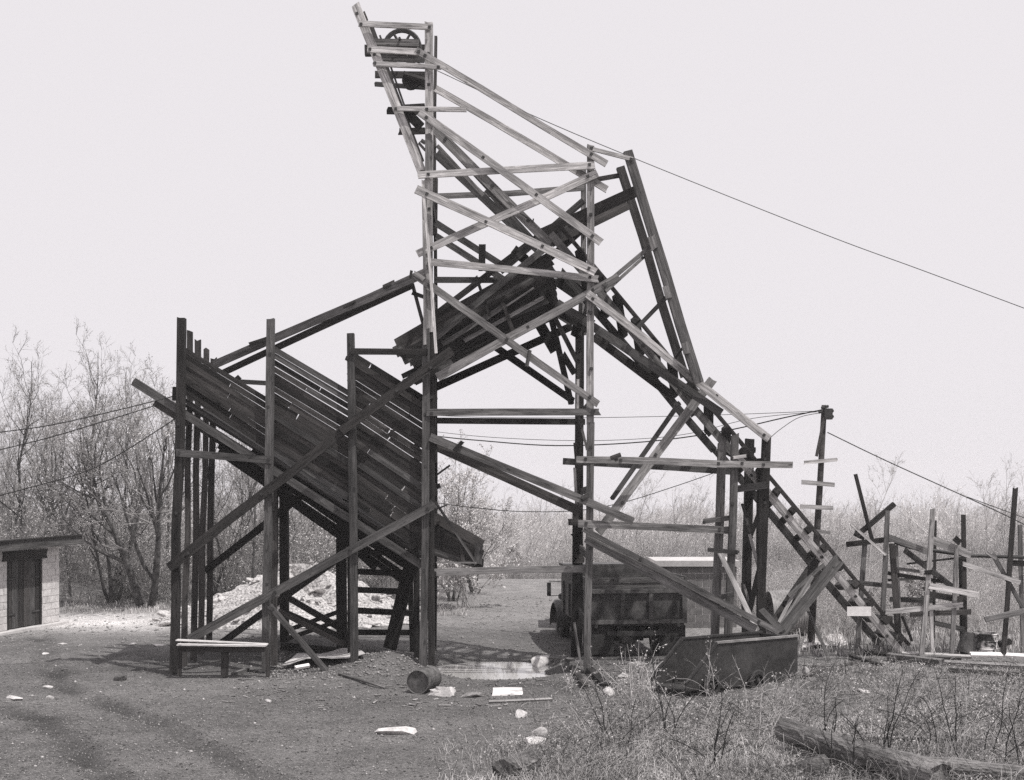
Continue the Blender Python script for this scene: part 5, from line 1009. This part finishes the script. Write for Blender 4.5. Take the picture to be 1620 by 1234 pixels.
gravel('road_gravel', 5000, .015, .06, 'stone', 'coarse gravel on the road behind the tower', 0, 900, 29, 45, lambda X, Y, r: r.random(len(X)) < .8, 4)
gravel('spill_stones', 2600, .012, .06, 'stone', 'stones spilled beneath the bin', 420, 700, 25.2, 28.5, lambda X, Y, r: r.random(len(X)) < .9, 5)
# chips and splinters of wood round the feet of the tipple
r = np.random.default_rng(77); n = 520; px = np.concatenate([r.uniform(360, 700, n//2), r.uniform(690, 1000, n-n//2)]); py = r.uniform(1048, 1125, n); Y = F*EYE/(py-HY); X = (px-CX)/F*Y
L_ = r.uniform(.03, .28, n)*r.random(n); a = r.uniform(0, 6.28, n); P = np.stack([X, Y, hgt(X, Y)+.012], 1); d = np.stack([np.cos(a), np.sin(a), r.normal(0, .06, n)], 1)*L_[:, None]; Vt, Tt = tubes(np.stack([P, P+d], 1), r.uniform(.006, .022, (n, 1))*np.ones((1, 2)), 4)
for nme, mt, q in (('wood_chips', 'mid', slice(0, None, 2)), ('pale_splinters', 'light', slice(1, None, 2))):
    Vt, Tt = tubes(np.stack([P, P+d], 1)[q], (r.uniform(.006, .02, (n, 1))*np.ones((1, 2)))[q], 4); o = link(nme, trimesh(nme, Vt, Tt), None, M[mt]); o['kind'] = 'stuff'; o['label'] = 'splinters and chips of wood littering the tipple foot' if mt == 'mid' else 'pale splinters littering the yard near the tipple'; o['category'] = 'litter'
# brambles: dark arching canes in the weeds, one plant each
def bramble(px, py, H, n, arch, mat, label, seed, leafy=0):
    r = np.random.default_rng(seed); q = G(px, py); d = np.tile([0, 0, 1.], (n, 1))+r.normal(0, .3, (n, 3))*np.array([1, .6, .2]); ln = H*r.uniform(.6, 1.1, n); A = Acc()
    pos = np.array([[q.x, q.y, q.z-.03]])+r.normal(0, .10, (n, 3))*np.array([1, 1, 0]); P, R = grow(r, pos, d, ln, np.full(n, .0115 if mat == 'cane' else .0085), 9, .10, -arch, .4); A.add(tubes(P, R, 4))
    a = kids(r, P, R, ln, 5, .2, .95, .4, 1.1, .28, .6); P1, R1 = grow(r, *a, 2, .1, .0, .5); A.add(tubes(P1, R1, 3)); 
    if leafy: A.add(leaves(r, P1, leafy, .022, .02), 1); A.add(leaves(r, P, leafy, .022, .02), 1)
    V, T, mi = A.arr(); V = V-np.array([[q.x, q.y, q.z]]); e = empty('bramble', q); tag(e, label, 'bramble', 'brambles in the right foreground'); o = link('canes', trimesh('canes', V, T, mi), None, [M[mat], M['leaf']]); o.parent = e
for i, a in enumerate([(1385, 1195, 1.25, 3, .05, 'cane', 'dark upright canes left of centre in the right-hand weeds', 0), (1425, 1195, 1.5, 3, .12, 'cane', 'dark arching canes bending right towards the lumber', 0), (1470, 1180, 1.3, 3, .14, 'cane', 'arching canes second from the right edge', 0), (1534, 1205, 1.7, 2, .02, 'cane', 'tallest straight dark canes before the drum', 0),
    (1575, 1200, 1.4, 3, .08, 'cane', 'dark canes leaning right near the right edge', 0), (1610, 1215, 1.2, 3, .05, 'cane', 'dark canes cut by the right edge', 0), (1310, 1165, 1.1, 3, .06, 'cane', 'thin dark canes right of the cart', 0), (1055, 1165, 1.7, 4, .03, 'cane', 'tall leafy dark bramble left of the cart', 2),
    (1175, 1122, 1.0, 6, .12, 'twig_pale', 'pale dry bramble sprawling over the cart wheel', 1), (1120, 1118, 1.15, 4, .14, 'twig_pale', 'leafy pale bramble arching over the cart side', 3), (1235, 1124, .9, 5, .10, 'twig_pale', 'pale bare bramble at the right end of the cart', 1), (1010, 1118, 1.25, 16, .06, 'twig_pale', 'bushy pale weed at the open end of the cart', 3), (1040, 1114, .9, 7, .09, 'twig_pale', 'leafy pale bramble in the mouth of the cart', 3),
    (905, 1095, .7, 5, .06, 'twig_pale', 'small leafy weed before the right tower post', 4), (975, 1180, 1.0, 5, .05, 'cane', 'dark twiggy weed in the middle foreground', 1), (1130, 1215, 1.1, 5, .12, 'cane', 'arching bramble left of the foreground log', 0), (930, 1165, .8, 6, .08, 'twig_pale', 'pale tangled weed at the yard edge', 1), (1215, 1185, 1.2, 6, .12, 'twig_pale', 'pale tangled bramble above the log end', 1), (1340, 1225, .9, 5, .1, 'cane', 'low dark canes between the two foreground logs', 0)]):
    bramble(*a[:7], 100+i, a[7])
# ---------------------------------------------------------------- haze in the air
mh = bpy.data.materials.new('haze_air'); mh.use_nodes = True; t = mh.node_tree; t.nodes.clear(); ov = t.nodes.new('ShaderNodeOutputMaterial'); pv = t.nodes.new('ShaderNodeVolumePrincipled')
pv.inputs['Color'].default_value = (.97, .95, .965, 1); pv.inputs['Density'].default_value = .0006; pv.inputs['Anisotropy'].default_value = 0.0; t.links.new(pv.outputs[0], ov.inputs['Volume'])
mb = MB(); mb.box((-640, -60, -14), (640, 640, 17)); hzo = mb.build('haze', mh, None); hzo['kind'] = 'stuff'; hzo['label'] = 'pale spring haze over the valley'
